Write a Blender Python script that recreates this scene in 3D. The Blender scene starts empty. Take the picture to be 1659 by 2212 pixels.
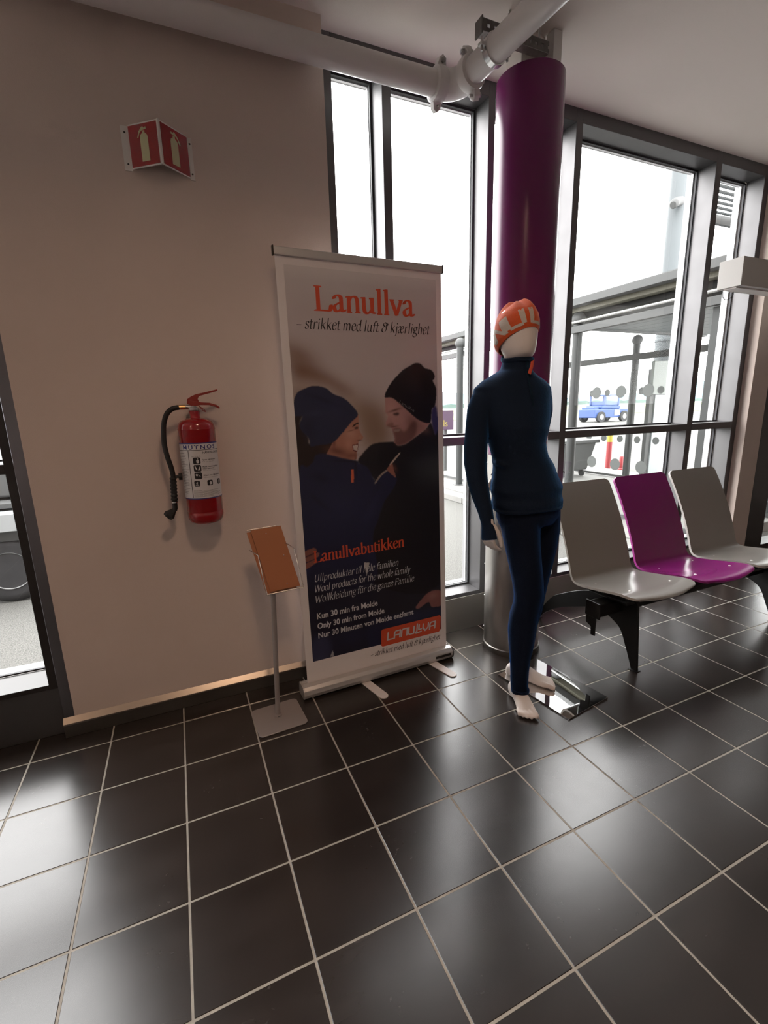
import bpy, bmesh, math, random
import numpy as np
from mathutils import Vector, Matrix

random.seed(7)
scene = bpy.context.scene
COL = scene.collection

# ------------------------------------------------------------------ camera
cam_data = bpy.data.cameras.new('camera')
cam = bpy.data.objects.new('camera', cam_data)
COL.objects.link(cam)
RIGHT = Vector((0.91420353, -0.40439524, -0.02638912))
DOWN = Vector((-0.11161831, -0.18866336, -0.97567796))
FWD = Vector((0.38958087, 0.89491375, -0.21761463))
CAM_POS = Vector((0.12143854, -2.44363639, 1.41293625))
cam.matrix_world = Matrix(((RIGHT.x, -DOWN.x, -FWD.x, CAM_POS.x),
                           (RIGHT.y, -DOWN.y, -FWD.y, CAM_POS.y),
                           (RIGHT.z, -DOWN.z, -FWD.z, CAM_POS.z),
                           (0, 0, 0, 1)))
cam_data.sensor_fit = 'VERTICAL'
cam_data.sensor_height = 24.0
cam_data.lens = 24.0 * 1000.51 / 2212.0
cam_data.clip_start = 0.02
cam_data.clip_end = 5000
scene.camera = cam

# ------------------------------------------------------------------ world: bright overcast sky
SKY_STRENGTH = 11.0
world = bpy.data.worlds.new('overcast_sky')
scene.world = world
world.use_nodes = True
wn = world.node_tree
wn.nodes.clear()
wo = wn.nodes.new('ShaderNodeOutputWorld')
wb = wn.nodes.new('ShaderNodeBackground')
wb.inputs['Color'].default_value = (1.0, 0.99, 0.985, 1)
wb.inputs['Strength'].default_value = SKY_STRENGTH
wn.links.new(wb.outputs[0], wo.inputs[0])

scene.view_settings.view_transform = 'Standard'
scene.view_settings.look = 'None'
scene.view_settings.exposure = 0.0
scene.view_settings.gamma = 1.0
scene.view_settings.use_curve_mapping = False
scene.cycles.transparent_max_bounces = 24
scene.cycles.max_bounces = 6
scene.cycles.glossy_bounces = 3
scene.cycles.diffuse_bounces = 3

# ------------------------------------------------------------------ materials
MATS = {}

def _new(name):
    m = bpy.data.materials.new(name)
    m.use_nodes = True
    nt = m.node_tree
    return m, nt, nt.nodes.get('Principled BSDF')


def mat(name, rgb, rough=0.5, metal=0.0, spec=0.5, var=None, bump=None, rvar=None, coat=0.0, sheen=0.0, aniso=0.0,
        stretch=(1, 1, 1), emit=None):
    """var=(scale, amount) mottles the colour; bump=(scale, strength); rvar=(scale, amount) mottles the gloss."""
    m, nt, b = _new(name)
    b.inputs['Base Color'].default_value = (*rgb, 1)
    b.inputs['Roughness'].default_value = rough
    b.inputs['Metallic'].default_value = metal
    b.inputs['Specular IOR Level'].default_value = spec
    b.inputs['Coat Weight'].default_value = coat
    if sheen:
        b.inputs['Sheen Weight'].default_value = sheen
    if aniso:
        b.inputs['Anisotropic'].default_value = aniso
    if emit:
        b.inputs['Emission Color'].default_value = (*emit[0], 1)
        b.inputs['Emission Strength'].default_value = emit[1]
    need = var or bump or rvar
    if need:
        tc = nt.nodes.new('ShaderNodeTexCoord')
        mp = nt.nodes.new('ShaderNodeMapping')
        mp.inputs['Scale'].default_value = stretch
        nt.links.new(tc.outputs['Object'], mp.inputs['Vector'])

        def noise(scale, detail=4):
            n = nt.nodes.new('ShaderNodeTexNoise')
            n.inputs['Scale'].default_value = scale
            n.inputs['Detail'].default_value = detail
            nt.links.new(mp.outputs[0], n.inputs['Vector'])
            return n
        if var:
            n = noise(var[0])
            mr = nt.nodes.new('ShaderNodeMapRange')
            mr.inputs['From Min'].default_value = 0.3
            mr.inputs['From Max'].default_value = 0.7
            mr.inputs['To Min'].default_value = 1 - var[1]
            mr.inputs['To Max'].default_value = 1 + var[1]
            nt.links.new(n.outputs['Fac'], mr.inputs['Value'])
            mx = nt.nodes.new('ShaderNodeVectorMath')
            mx.operation = 'SCALE'
            mx.inputs[0].default_value = rgb
            nt.links.new(mr.outputs[0], mx.inputs['Scale'])
            nt.links.new(mx.outputs[0], b.inputs['Base Color'])
        if rvar:
            n = noise(rvar[0])
            mr = nt.nodes.new('ShaderNodeMapRange')
            mr.inputs['From Min'].default_value = 0.3
            mr.inputs['From Max'].default_value = 0.7
            mr.inputs['To Min'].default_value = max(0.0, rough - rvar[1])
            mr.inputs['To Max'].default_value = min(1.0, rough + rvar[1])
            nt.links.new(n.outputs['Fac'], mr.inputs['Value'])
            nt.links.new(mr.outputs[0], b.inputs['Roughness'])
        if bump:
            n = noise(bump[0], 6)
            bp = nt.nodes.new('ShaderNodeBump')
            bp.inputs['Strength'].default_value = bump[1]
            bp.inputs['Distance'].default_value = 0.01
            nt.links.new(n.outputs['Fac'], bp.inputs['Height'])
            nt.links.new(bp.outputs[0], b.inputs['Normal'])
    MATS[name] = m
    return m


def glass_mat(name, tint=(0.955, 0.96, 0.955), refl=1.0, dirt=0.0):
    """thin pane: clear transmission with a mirror film that grows at grazing angles"""
    m, nt, b = _new(name)
    nt.nodes.remove(b)
    out = nt.nodes.get('Material Output')
    tr = nt.nodes.new('ShaderNodeBsdfTransparent')
    tr.inputs['Color'].default_value = (*tint, 1)
    gl = nt.nodes.new('ShaderNodeBsdfGlossy')
    gl.inputs['Roughness'].default_value = 0.0
    lw = nt.nodes.new('ShaderNodeLayerWeight')
    lw.inputs['Blend'].default_value = 0.5
    pw = nt.nodes.new('ShaderNodeMath')
    pw.operation = 'POWER'
    pw.inputs[1].default_value = 5.0
    nt.links.new(lw.outputs['Facing'], pw.inputs[0])
    ma = nt.nodes.new('ShaderNodeMath')
    ma.operation = 'MULTIPLY_ADD'
    ma.inputs[1].default_value = 0.9 * refl
    ma.inputs[2].default_value = 0.035 * refl
    nt.links.new(pw.outputs[0], ma.inputs[0])
    mx = nt.nodes.new('ShaderNodeMixShader')
    nt.links.new(ma.outputs[0], mx.inputs[0])
    nt.links.new(tr.outputs[0], mx.inputs[1])
    nt.links.new(gl.outputs[0], mx.inputs[2])
    last = mx
    if dirt:
        df = nt.nodes.new('ShaderNodeBsdfDiffuse')
        df.inputs['Color'].default_value = (0.8, 0.8, 0.8, 1)
        m2 = nt.nodes.new('ShaderNodeMixShader')
        m2.inputs[0].default_value = dirt
        nt.links.new(mx.outputs[0], m2.inputs[1])
        nt.links.new(df.outputs[0], m2.inputs[2])
        last = m2
    nt.links.new(last.outputs[0], out.inputs['Surface'])
    MATS[name] = m
    return m


def tile_mat():
    m, nt, b = _new('floor_tile')
    tc = nt.nodes.new('ShaderNodeTexCoord')
    oi = nt.nodes.new('ShaderNodeObjectInfo')
    geo = nt.nodes.new('ShaderNodeNewGeometry')
    # cloudy streaks that differ from tile to tile
    mp = nt.nodes.new('ShaderNodeMapping')
    mp.inputs['Scale'].default_value = (2.2, 9.0, 2.0)
    nt.links.new(geo.outputs['Position'], mp.inputs['Vector'])
    off = nt.nodes.new('ShaderNodeVectorMath')
    off.operation = 'SCALE'
    off.inputs[0].default_value = (31.0, 17.0, 5.0)
    nt.links.new(oi.outputs['Random'], off.inputs['Scale'])
    nt.links.new(off.outputs[0], mp.inputs['Location'])
    n1 = nt.nodes.new('ShaderNodeTexNoise')
    n1.inputs['Scale'].default_value = 1.0
    n1.inputs['Detail'].default_value = 6
    nt.links.new(mp.outputs[0], n1.inputs['Vector'])
    cr = nt.nodes.new('ShaderNodeValToRGB')
    cr.color_ramp.elements[0].position = 0.3
    cr.color_ramp.elements[0].color = (0.0155, 0.0115, 0.0100, 1)
    cr.color_ramp.elements[1].position = 0.75
    cr.color_ramp.elements[1].color = (0.031, 0.0245, 0.0220, 1)
    nt.links.new(n1.outputs['Fac'], cr.inputs[0])
    # scuffs: sparse pale flecks
    n2 = nt.nodes.new('ShaderNodeTexNoise')
    n2.inputs['Scale'].default_value = 60
    n2.inputs['Detail'].default_value = 3
    nt.links.new(geo.outputs['Position'], n2.inputs['Vector'])
    n3 = nt.nodes.new('ShaderNodeTexNoise')
    n3.inputs['Scale'].default_value = 5
    nt.links.new(geo.outputs['Position'], n3.inputs['Vector'])
    mu = nt.nodes.new('ShaderNodeMath')
    mu.operation = 'MULTIPLY'
    nt.links.new(n2.outputs['Fac'], mu.inputs[0])
    nt.links.new(n3.outputs['Fac'], mu.inputs[1])
    mr = nt.nodes.new('ShaderNodeMapRange')
    mr.inputs['From Min'].default_value = 0.42
    mr.inputs['From Max'].default_value = 0.50
    mr.inputs['To Max'].default_value = 0.35
    nt.links.new(mu.outputs[0], mr.inputs['Value'])
    mx = nt.nodes.new('ShaderNodeMix')
    mx.data_type = 'RGBA'
    nt.links.new(mr.outputs[0], mx.inputs['Factor'])
    nt.links.new(cr.outputs[0], mx.inputs['A'])
    mx.inputs['B'].default_value = (0.14, 0.13, 0.13, 1)
    nt.links.new(mx.outputs['Result'], b.inputs['Base Color'])
    # gloss
    n4 = nt.nodes.new('ShaderNodeTexNoise')
    n4.inputs['Scale'].default_value = 14
    n4.inputs['Detail'].default_value = 5
    nt.links.new(geo.outputs['Position'], n4.inputs['Vector'])
    m4 = nt.nodes.new('ShaderNodeMapRange')
    m4.inputs['From Min'].default_value = 0.3
    m4.inputs['From Max'].default_value = 0.7
    m4.inputs['To Min'].default_value = 0.235
    m4.inputs['To Max'].default_value = 0.255
    nt.links.new(n4.outputs['Fac'], m4.inputs['Value'])
    nt.links.new(m4.outputs[0], b.inputs['Roughness'])
    b.inputs['Specular IOR Level'].default_value = 0.74
    MATS['floor_tile'] = m
    return m


def attr_mat(name, rough=0.5, spec=0.4):
    m, nt, b = _new(name)
    a = nt.nodes.new('ShaderNodeVertexColor')
    a.layer_name = 'print'
    nt.links.new(a.outputs['Color'], b.inputs['Base Color'])
    b.inputs['Roughness'].default_value = rough
    b.inputs['Specular IOR Level'].default_value = spec
    MATS[name] = m
    return m


tile_mat()
mat('grout', (0.38, 0.355, 0.31), 0.9, var=(30, 0.15))
mat('wall_paint', (0.70, 0.585, 0.525), 0.75, spec=0.3, var=(1.6, 0.03), bump=(260, 0.10))
mat('ceiling_paint', (0.95, 0.87, 0.82), 0.8, spec=0.2, bump=(300, 0.08))
mat('pipe_white', (0.74, 0.71, 0.70), 0.35, spec=0.5)
mat('alu_silver', (0.62, 0.62, 0.64), 0.38, metal=0.85, rvar=(6, 0.05))
mat('steel_dark', (0.20, 0.185, 0.17), 0.35, metal=0.9)
mat('alu_strip', (0.22, 0.215, 0.235), 0.30, metal=0.9)
mat('alu_dark', (0.16, 0.15, 0.15), 0.28, metal=0.75)
mat('frame_black', (0.025, 0.022, 0.022), 0.35, spec=0.5)
mat('gasket', (0.04, 0.04, 0.045), 0.6)
mat('steel_brushed', (0.50, 0.475, 0.45), 0.33, metal=1.0, rvar=(60, 0.04), stretch=(3, 3, 0.03))
mat('steel_panel', (0.46, 0.44, 0.40), 0.32, metal=0.9, rvar=(30, 0.03), stretch=(0.05, 1, 4))
mat('ledge_steel', (0.40, 0.35, 0.30), 0.30, metal=1.0)
mat('steel_bright', (0.75, 0.75, 0.75), 0.22, metal=1.0)
mat('zinc', (0.50, 0.49, 0.48), 0.38, metal=1.0, var=(40, 0.15))
mat('dark_zinc', (0.16, 0.15, 0.145), 0.45, metal=0.9, var=(40, 0.15))
mat('purple_gloss', (0.165, 0.012, 0.105), 0.24, spec=0.5)
mat('purple_seat', (0.22, 0.010, 0.145), 0.27, spec=0.5)
mat('grey_seat', (0.24, 0.225, 0.205), 0.28, spec=0.8)
mat('grey_edge_lit', (0.62, 0.60, 0.56), 0.35)  # grey shell rim with the window light painted into its colour
mat('purple_edge_lit', (0.42, 0.04, 0.30), 0.35)  # same for the purple shell: paler rim imitates window light
mat('screw_white', (0.85, 0.84, 0.82), 0.3, metal=0.3)
mat('bench_black', (0.006, 0.006, 0.006), 0.32, spec=0.45)
mat('white_plastic', (0.80, 0.79, 0.76), 0.4)
glass_mat('window_glass')
glass_mat('shelter_glass', tint=(0.965, 0.975, 0.97), refl=0.3)
glass_mat('tinted_glass', tint=(0.62, 0.67, 0.66), refl=0.3)

# ------------------------------------------------------------------ mesh helpers
ORG = {}


def org(o):
    return ORG.get(o.name, Vector((0, 0, 0))) if o is not None else Vector((0, 0, 0))


def setp(o, label=None, cat=None, group=None, kind=None):
    if label:
        o['label'] = label
    if cat:
        o['category'] = cat
    if group:
        o['group'] = group
    if kind:
        o['kind'] = kind
    return o


def thing(name, loc, label=None, cat=None, group=None, kind=None):
    o = bpy.data.objects.new(name, None)
    o.empty_display_size = 0.05
    COL.objects.link(o)
    o.location = loc
    ORG[o.name] = Vector(loc)
    return setp(o, label, cat, group, kind)


class G:
    """collects faces in world coordinates and links them as ONE mesh object"""

    def __init__(self):
        self.v = []
        self.f = []

    def add(self, verts, faces):
        n = len(self.v)
        self.v.extend([tuple(p) for p in verts])
        self.f.extend([tuple(i + n for i in f) for f in faces])
        return self

    def box(self, x0, x1, y0, y1, z0, z1):
        return self.add([(x0, y0, z0), (x1, y0, z0), (x1, y1, z0), (x0, y1, z0),
                         (x0, y0, z1), (x1, y0, z1), (x1, y1, z1), (x0, y1, z1)],
                        [(3, 2, 1, 0), (4, 5, 6, 7), (0, 1, 5, 4), (1, 2, 6, 5), (2, 3, 7, 6), (3, 0, 4, 7)])

    def sheet(self, x0, x1, y, z0, z1):
        """one glass surface standing along x"""
        return self.add([(x0, y, z0), (x1, y, z0), (x1, y, z1), (x0, y, z1)], [(0, 1, 2, 3)])

    def sheet_y(self, x, y0, y1, z0, z1):
        """one glass surface standing along y"""
        return self.add([(x, y0, z0), (x, y0, z1), (x, y1, z1), (x, y1, z0)], [(0, 1, 2, 3)])

    def obox(self, c, ax, ay, az):
        """box from centre and three half-axis vectors"""
        c, ax, ay, az = Vector(c), Vector(ax), Vector(ay), Vector(az)
        if ax.cross(ay).dot(az) < 0:
            ax = -ax
        P = [c - ax - ay - az, c + ax - ay - az, c + ax + ay - az, c - ax + ay - az,
             c - ax - ay + az, c + ax - ay + az, c + ax + ay + az, c - ax + ay + az]
        return self.add(P, [(3, 2, 1, 0), (4, 5, 6, 7), (0, 1, 5, 4), (1, 2, 6, 5), (2, 3, 7, 6), (3, 0, 4, 7)])

    def tube(self, pts, rad, n=16, cap=True, up=None):
        """swept round tube; rad is a number or a list (numbers or (a, b) pairs)"""
        pts = [Vector(p) for p in pts]
        k = len(pts)
        if not isinstance(rad, (list, tuple)):
            rad = [rad] * k
        verts, faces = [], []
        prev = None
        for i, p in enumerate(pts):
            t = (pts[min(i + 1, k - 1)] - pts[max(i - 1, 0)]).normalized()
            if prev is None:
                ref = Vector(up) if up else (Vector((0, 0, 1)) if abs(t.z) < 0.9 else Vector((1, 0, 0)))
                a = (ref - t * ref.dot(t)).normalized()
            else:
                a = (prev - t * prev.dot(t)).normalized()
            prev = a
            b = t.cross(a)
            r = rad[i]
            ra, rb = r if isinstance(r, (list, tuple)) else (r, r)
            for j in range(n):
                w = 2 * math.pi * j / n
                verts.append(p + a * (ra * math.cos(w)) + b * (rb * math.sin(w)))
        for i in range(k - 1):
            for j in range(n):
                j2 = (j + 1) % n
                faces.append((i * n + j, i * n + j2, (i + 1) * n + j2, (i + 1) * n + j))
        if cap:
            faces.append(tuple(reversed(range(n))))
            faces.append(tuple(range((k - 1) * n, k * n)))
        return self.add(verts, faces)

    def cyl(self, p0, p1, r, n=24, r2=None):
        return self.tube([p0, p1], [r, r if r2 is None else r2], n)

    def ball(self, c, r, seg=20, rings=12, sc=(1, 1, 1)):
        c = Vector(c)
        verts = [c + Vector((0, 0, -r * sc[2]))]
        for i in range(1, rings):
            ph = -math.pi / 2 + math.pi * i / rings
            for j in range(seg):
                th = 2 * math.pi * j / seg
                verts.append(c + Vector((r * sc[0] * math.cos(ph) * math.cos(th), r * sc[1] * math.cos(ph) * math.sin(th), r * sc[2] * math.sin(ph))))
        verts.append(c + Vector((0, 0, r * sc[2])))
        faces = []
        for j in range(seg):
            faces.append((0, 1 + (j + 1) % seg, 1 + j))
        for i in range(rings - 2):
            for j in range(seg):
                a = 1 + i * seg + j
                b = 1 + i * seg + (j + 1) % seg
                faces.append((a, b, b + seg, a + seg))
        last = len(verts) - 1
        base = 1 + (rings - 2) * seg
        for j in range(seg):
            faces.append((base + j, base + (j + 1) % seg, last))
        return self.add(verts, faces)

    def lathe(self, prof, c=(0, 0, 0), n=32, axis='Z'):
        """prof: list of (radius, height)"""
        c = Vector(c)
        verts, faces = [], []
        for r, h in prof:
            for j in range(n):
                w = 2 * math.pi * j / n
                if axis == 'Z':
                    q = Vector((r * math.cos(w), r * math.sin(w), h))
                elif axis == 'Y':
                    q = Vector((r * math.cos(w), h, -r * math.sin(w)))
                else:
                    q = Vector((h, r * math.cos(w), r * math.sin(w)))
                verts.append(c + q)
        k = len(prof)
        for i in range(k - 1):
            for j in range(n):
                j2 = (j + 1) % n
                faces.append((i * n + j, i * n + j2, (i + 1) * n + j2, (i + 1) * n + j))
        faces.append(tuple(reversed(range(n))))
        faces.append(tuple(range((k - 1) * n, k * n)))
        return self.add(verts, faces)

    def prism(self, poly, o, u, v, w):
        """polygon (a, b) in the frame o + a*u + b*v extruded by vector w"""
        o, u, v, w = Vector(o), Vector(u), Vector(v), Vector(w)
        n = len(poly)
        A = [o + u * a + v * b for a, b in poly]
        B = [p + w for p in A]
        area = sum(poly[i][0] * poly[(i + 1) % n][1] - poly[(i + 1) % n][0] * poly[i][1] for i in range(n))
        front = u.cross(v).dot(w) * area < 0
        fs = [tuple(range(n)), tuple(reversed(range(n, 2 * n)))]
        for i in range(n):
            j = (i + 1) % n
            fs.append((j, i, n + i, n + j))
        if not front:
            fs = [tuple(reversed(f)) for f in fs]
        return self.add(A + B, fs)

    def rings(self, rs, cap=True):
        """loft over equal-length loops of points"""
        n = len(rs[0])
        verts = [p for r in rs for p in r]
        faces = []
        for i in range(len(rs) - 1):
            for j in range(n):
                j2 = (j + 1) % n
                faces.append((i * n + j, i * n + j2, (i + 1) * n + j2, (i + 1) * n + j))
        if cap:
            faces.append(tuple(reversed(range(n))))
            faces.append(tuple(range((len(rs) - 1) * n, len(rs) * n)))
        return self.add(verts, faces)

    def build(self, name, material, parent=None, bevel=0.0, seg=2, smooth=None, label=None, kind=None, cat=None,
              group=None, recalc=False):
        o0 = org(parent)
        me = bpy.data.meshes.new(name)
        me.from_pydata([(x - o0.x, y - o0.y, z - o0.z) for x, y, z in self.v], [], self.f)
        if bevel or recalc:
            bm = bmesh.new()
            bm.from_mesh(me)
            if recalc:
                bmesh.ops.recalc_face_normals(bm, faces=bm.faces)
            if bevel:
                es = [e for e in bm.edges if len(e.link_faces) == 2 and e.calc_face_angle(0) > 0.5]
                bmesh.ops.bevel(bm, geom=es, offset=bevel, segments=seg, profile=0.5, affect='EDGES', clamp_overlap=True)
            bm.to_mesh(me)
            bm.free()
        if smooth:
            me.polygons.foreach_set('use_smooth', [True] * len(me.polygons))
            me.set_sharp_from_angle(angle=math.radians(smooth))
        me.materials.append(MATS[material] if isinstance(material, str) else material)
        me.update()
        o = bpy.data.objects.new(name, me)
        COL.objects.link(o)
        if parent is not None:
            o.parent = parent
            ORG[o.name] = o0
        else:
            ORG[o.name] = Vector((0, 0, 0))
        return setp(o, label, cat, group, kind)


def circle_poly(cx, cy, r, n=24):
    return [(cx + r * math.cos(2 * math.pi * i / n), cy + r * math.sin(2 * math.pi * i / n)) for i in range(n)]


def rrect(x0, y0, x1, y1, r, n=5):
    out = []
    for cx, cy, a0 in ((x1 - r, y0 + r, -90), (x1 - r, y1 - r, 0), (x0 + r, y1 - r, 90), (x0 + r, y0 + r, 180)):
        for i in range(n + 1):
            a = math.radians(a0 + 90 * i / n)
            out.append((cx + r * math.cos(a), cy + r * math.sin(a)))
    return out


def catmull(pts, sub=6):
    pts = [Vector(p) for p in pts]
    if len(pts) < 3:
        return pts
    out = []
    P = [pts[0] * 2 - pts[1]] + pts + [pts[-1] * 2 - pts[-2]]
    for i in range(1, len(P) - 2):
        p0, p1, p2, p3 = P[i - 1], P[i], P[i + 1], P[i + 2]
        for s in range(sub):
            t = s / sub
            out.append(0.5 * ((2 * p1) + (p2 - p0) * t + (2 * p0 - 5 * p1 + 4 * p2 - p3) * t * t + (3 * p1 - p0 - 3 * p2 + p3) * t ** 3))
    out.append(pts[-1])
    return out


def dup(root, name, offset, label, group=None):
    """copy a thing with its parts and sub-parts, moved by offset"""
    r = root.copy()
    r.name = name
    COL.objects.link(r)
    r.location = Vector(root.location) + Vector(offset)
    r['label'] = label
    if group:
        r['group'] = group

    def rec(src, dst):
        for ch in list(src.children):
            c = ch.copy()
            COL.objects.link(c)
            c.parent = dst
            rec(ch, c)
    rec(root, r)
    return r

# ------------------------------------------------------------------ room shell
CEIL = 3.055
X0, X1, Y0 = -4.0, 7.6, -7.5          # room extents; the facade stands near y = 0
YW = -0.173                            # face of the plastered wall panels
YF = -0.10                             # face of the curtain-wall mullions

floor = G().box(X0, X1, Y0, 0.06, -0.12, -0.0014).build('floor', 'grout', kind='structure')
T = 0.30
tb = G()
tb.box(-T / 2 + 0.0032, T / 2 - 0.0032, -T / 2 + 0.0032, T / 2 - 0.0032, -0.008, 0.0)
tile0 = tb.build('tile', 'floor_tile', floor, bevel=0.0012, seg=1)
first = True
near = set()
for i in range(-4, 20):
    for j in range(0, 8):
        near.add((i, j))
        if first:
            o = tile0
            first = False
        else:
            o = bpy.data.objects.new('tile', tile0.data)
            COL.objects.link(o)
            o.parent = floor
        o.location = (i * T + T / 2, -j * T - T / 2, random.uniform(-0.0003, 0.0))
far = G()
for i in range(int(X0 / T) - 1, int(X1 / T) + 1):
    for j in range(0, 25):
        if (i, j) in near:
            continue
        cx, cy = i * T + T / 2, -j * T - T / 2
        if cx - T / 2 < X0 - 0.01 or cx + T / 2 > X1 + 0.01 or cy - T / 2 < Y0 - 0.01:
            continue
        h = T / 2 - 0.0032
        far.box(cx - h, cx + h, cy - h, cy + h, -0.008, 0.0)
far.build('tile_field', 'floor_tile', floor, kind='stuff')

G().box(X0, X1, Y0, 0.14, CEIL, CEIL + 0.2).build('ceiling', 'ceiling_paint', kind='structure')
G().box(-0.445, 0.878, YW, 0.06, 0, CEIL).build('wall_back', 'wall_paint', kind='structure')
G().box(4.285, 4.50, YW, 0.06, 0, CEIL).build('wall_right', 'wall_paint', kind='structure')
G().box(5.9, X1, YW, 0.06, 0, CEIL).build('wall_far_right', 'wall_paint', kind='structure')
G().box(X0, -3.6, YW, 0.06, 0, CEIL).build('wall_far_left', 'wall_paint', kind='structure')
G().box(X0 - 0.2, X0, Y0, 0.06, 0, CEIL).build('wall_left', 'wall_paint', kind='structure')
G().box(X1, X1 + 0.2, Y0, 0.06, 0, CEIL).build('wall_side_right', 'wall_paint', kind='structure')
G().box(X0, X1, Y0 - 0.2, Y0, 0, CEIL).build('wall_front', 'wall_paint', kind='structure')

# baseboard: steel rail with a lighter sloping ledge on top
bb = G()
bb.box(-0.49, 0.876, -0.186, -0.174, 0.0, 0.062)
base = bb.build('baseboard_back', 'steel_dark' if 'steel_dark' in MATS else 'steel_panel', kind='structure', bevel=0.001, seg=1)
lg = G()
lg.prism([(0, 0), (0.020, 0.0), (0.020, 0.008), (0.0, 0.032)], (-0.49, -0.1735, 0.062), (0, -1, 0), (0, 0, 1), (1.366, 0, 0))
lg.build('ledge', 'ledge_steel', base, bevel=0.001, seg=1)

# ------------------------------------------------------------------ curtain walls
mat('alu', (0.15, 0.147, 0.150), 0.48, metal=0.9, rvar=(8, 0.03))
mat('alu_out', (0.34, 0.34, 0.35), 0.45, metal=0.4)
mat('alu_bright', (0.75, 0.75, 0.76), 0.30, metal=0.6)
mat('concrete_light', (0.26, 0.255, 0.245), 0.85, var=(9, 0.1), bump=(60, 0.2))

def curtain(name, mull, z_sill, z_tr, z_head, panes_from=0, ledge=True):
    """mull: list of (x0, x1) mullion faces from left to right"""
    root = thing(name, ((mull[0][0] + mull[-1][1]) / 2, -0.02, 0), kind='structure')
    for (a, b) in mull:
        m = G().box(a, b, YF, 0.022, z_sill, CEIL).build('mullion', 'alu', root, bevel=0.0015, seg=1)
        c = G().box(a + 0.002, b - 0.002, 0.0665, 0.105, z_sill, CEIL).build('cover_cap', 'alu_out', m, bevel=0.001, seg=1)
    for i in range(len(mull) - 1):
        a, b = mull[i][1], mull[i + 1][0]
        G().box(a, b, YF, 0.022, z_tr[0], z_tr[1]).build('transom', 'alu', root, bevel=0.0015, seg=1)
        G().box(a, b, YF, 0.022, z_head, CEIL).build('head_rail', 'alu', root, bevel=0.0015, seg=1)
        s = G().box(a, b, YF, 0.022, z_sill, z_sill + 0.026).build('sill', 'alu', root, bevel=0.0015, seg=1)
        for z0, z1 in ((z_sill + 0.026, z_tr[0]), (z_tr[1], z_head)):
            fr = G()
            w = 0.012
            yy0, yy1 = 0.0225, 0.036
            fr.box(a, a + w, yy0, yy1, z0, z1).box(b - w, b, yy0, yy1, z0, z1)
            fr.box(a + w, b - w, yy0, yy1, z0, z0 + w).box(a + w, b - w, yy0, yy1, z1 - w, z1)
            f = fr.build('gasket', 'gasket', root)
            fr2 = G()
            w2 = 0.010
            fr2.box(a + 0.001, a + w2, 0.052, 0.066, z0, z1).box(b - w2, b - 0.001, 0.052, 0.066, z0, z1)
            fr2.box(a + w2, b - w2, 0.052, 0.066, z0, z0 + w2).box(a + w2, b - w2, 0.052, 0.066, z1 - w2, z1)
            fr2.build('glazing_bead', 'alu_bright', f)
            G().sheet(a + 0.001, b - 0.001, 0.043, z0, z1).build('glass_pane', 'window_glass', root)
    a, b = mull[0][0], mull[-1][1]
    G().box(a, b, YF, 0.05, 0, z_sill).build('plinth_panel', 'steel_panel', root, bevel=0.0015, seg=1)
    for i in range(len(mull) - 1):
        aa, bb_ = mull[i][1], mull[i + 1][0]
        for z in (z_sill - 0.001, z_tr[0] + 0.004, z_head + 0.004):
            G().box(aa, bb_, 0.0665, 0.10, z, z + 0.04).build('outer_rail', 'alu_out', root, bevel=0.001, seg=1)
    G().box(a, b, 0.052, 0.36, 0.02, 0.105).build('outer_ledge', 'concrete_light', root, bevel=0.004, seg=1)
    return root




M2 = [(0.893, 0.939), (1.189, 1.236), (1.802, 1.843), (2.410, 2.460), (3.672, 3.732), (4.225, 4.283)]
curtain('window_2', M2, 0.226, (1.190, 1.238), 2.985)
# dark closing strip between the wall panel and the first mullion
G().box(0.8785, 0.8925, -0.09, 0.04, 0, CEIL).build('trim_1', 'frame_black', kind='structure')

# left window beside the plastered wall: silver cover strip, black sash
w1 = thing('window_1', (-2.0, -0.02, 0), kind='structure')
G().box(-0.488, -0.4455, -0.165, 0.05, 0.0, CEIL).build('cover_strip', 'alu_strip' if 'alu_strip' in MATS else 'alu', w1, bevel=0.0015, seg=1)
G().box(-0.524, -0.4885, -0.150, 0.022, 0.232, CEIL).build('sash_stile', 'frame_black', w1, bevel=0.0015, seg=1)
stiles = [-3.6, -2.585, -1.555, -0.524]
for k in range(3):
    a, b = stiles[k] + 0.0, stiles[k + 1]
    if k < 2:
        G().box(b - 0.036, b, -0.150, 0.022, 0.232, CEIL).build('sash_stile', 'frame_black', w1, bevel=0.0015, seg=1)
        b -= 0.036
    G().box(a, b, -0.150, 0.022, 0.232, 0.255).build('bottom_rail', 'frame_black', w1, bevel=0.0015, seg=1)
    G().box(a, b, -0.150, 0.022, 1.196, 1.236).build('middle_rail', 'frame_black', w1, bevel=0.0015, seg=1)
    G().box(a, b, -0.150, 0.022, 2.985, CEIL).build('head_rail', 'frame_black', w1, bevel=0.0015, seg=1)
    for z0, z1 in ((0.255, 1.196), (1.236, 2.985)):
        G().sheet(a + 0.001, b - 0.001, 0.043, z0, z1).build('glass_pane', 'window_glass', w1)
        gk = G()
        gk.box(a, a + 0.01, 0.0225, 0.037, z0, z1).box(b - 0.01, b, 0.0225, 0.037, z0, z1)
        gk.box(a + 0.01, b - 0.01, 0.0225, 0.037, z0, z0 + 0.008).box(a + 0.01, b - 0.01, 0.0225, 0.037, z1 - 0.01, z1)
        gk.build('gasket', 'gasket', w1)
G().box(-3.6, -0.489, -0.140, 0.05, 0, 0.231).build('plinth_panel', 'alu', w1, bevel=0.0015, seg=1)
G().box(-3.6, -0.45, 0.062, 0.34, 0.02, 0.155).build('outer_ledge', 'concrete_light', w1, bevel=0.004, seg=1)

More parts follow.
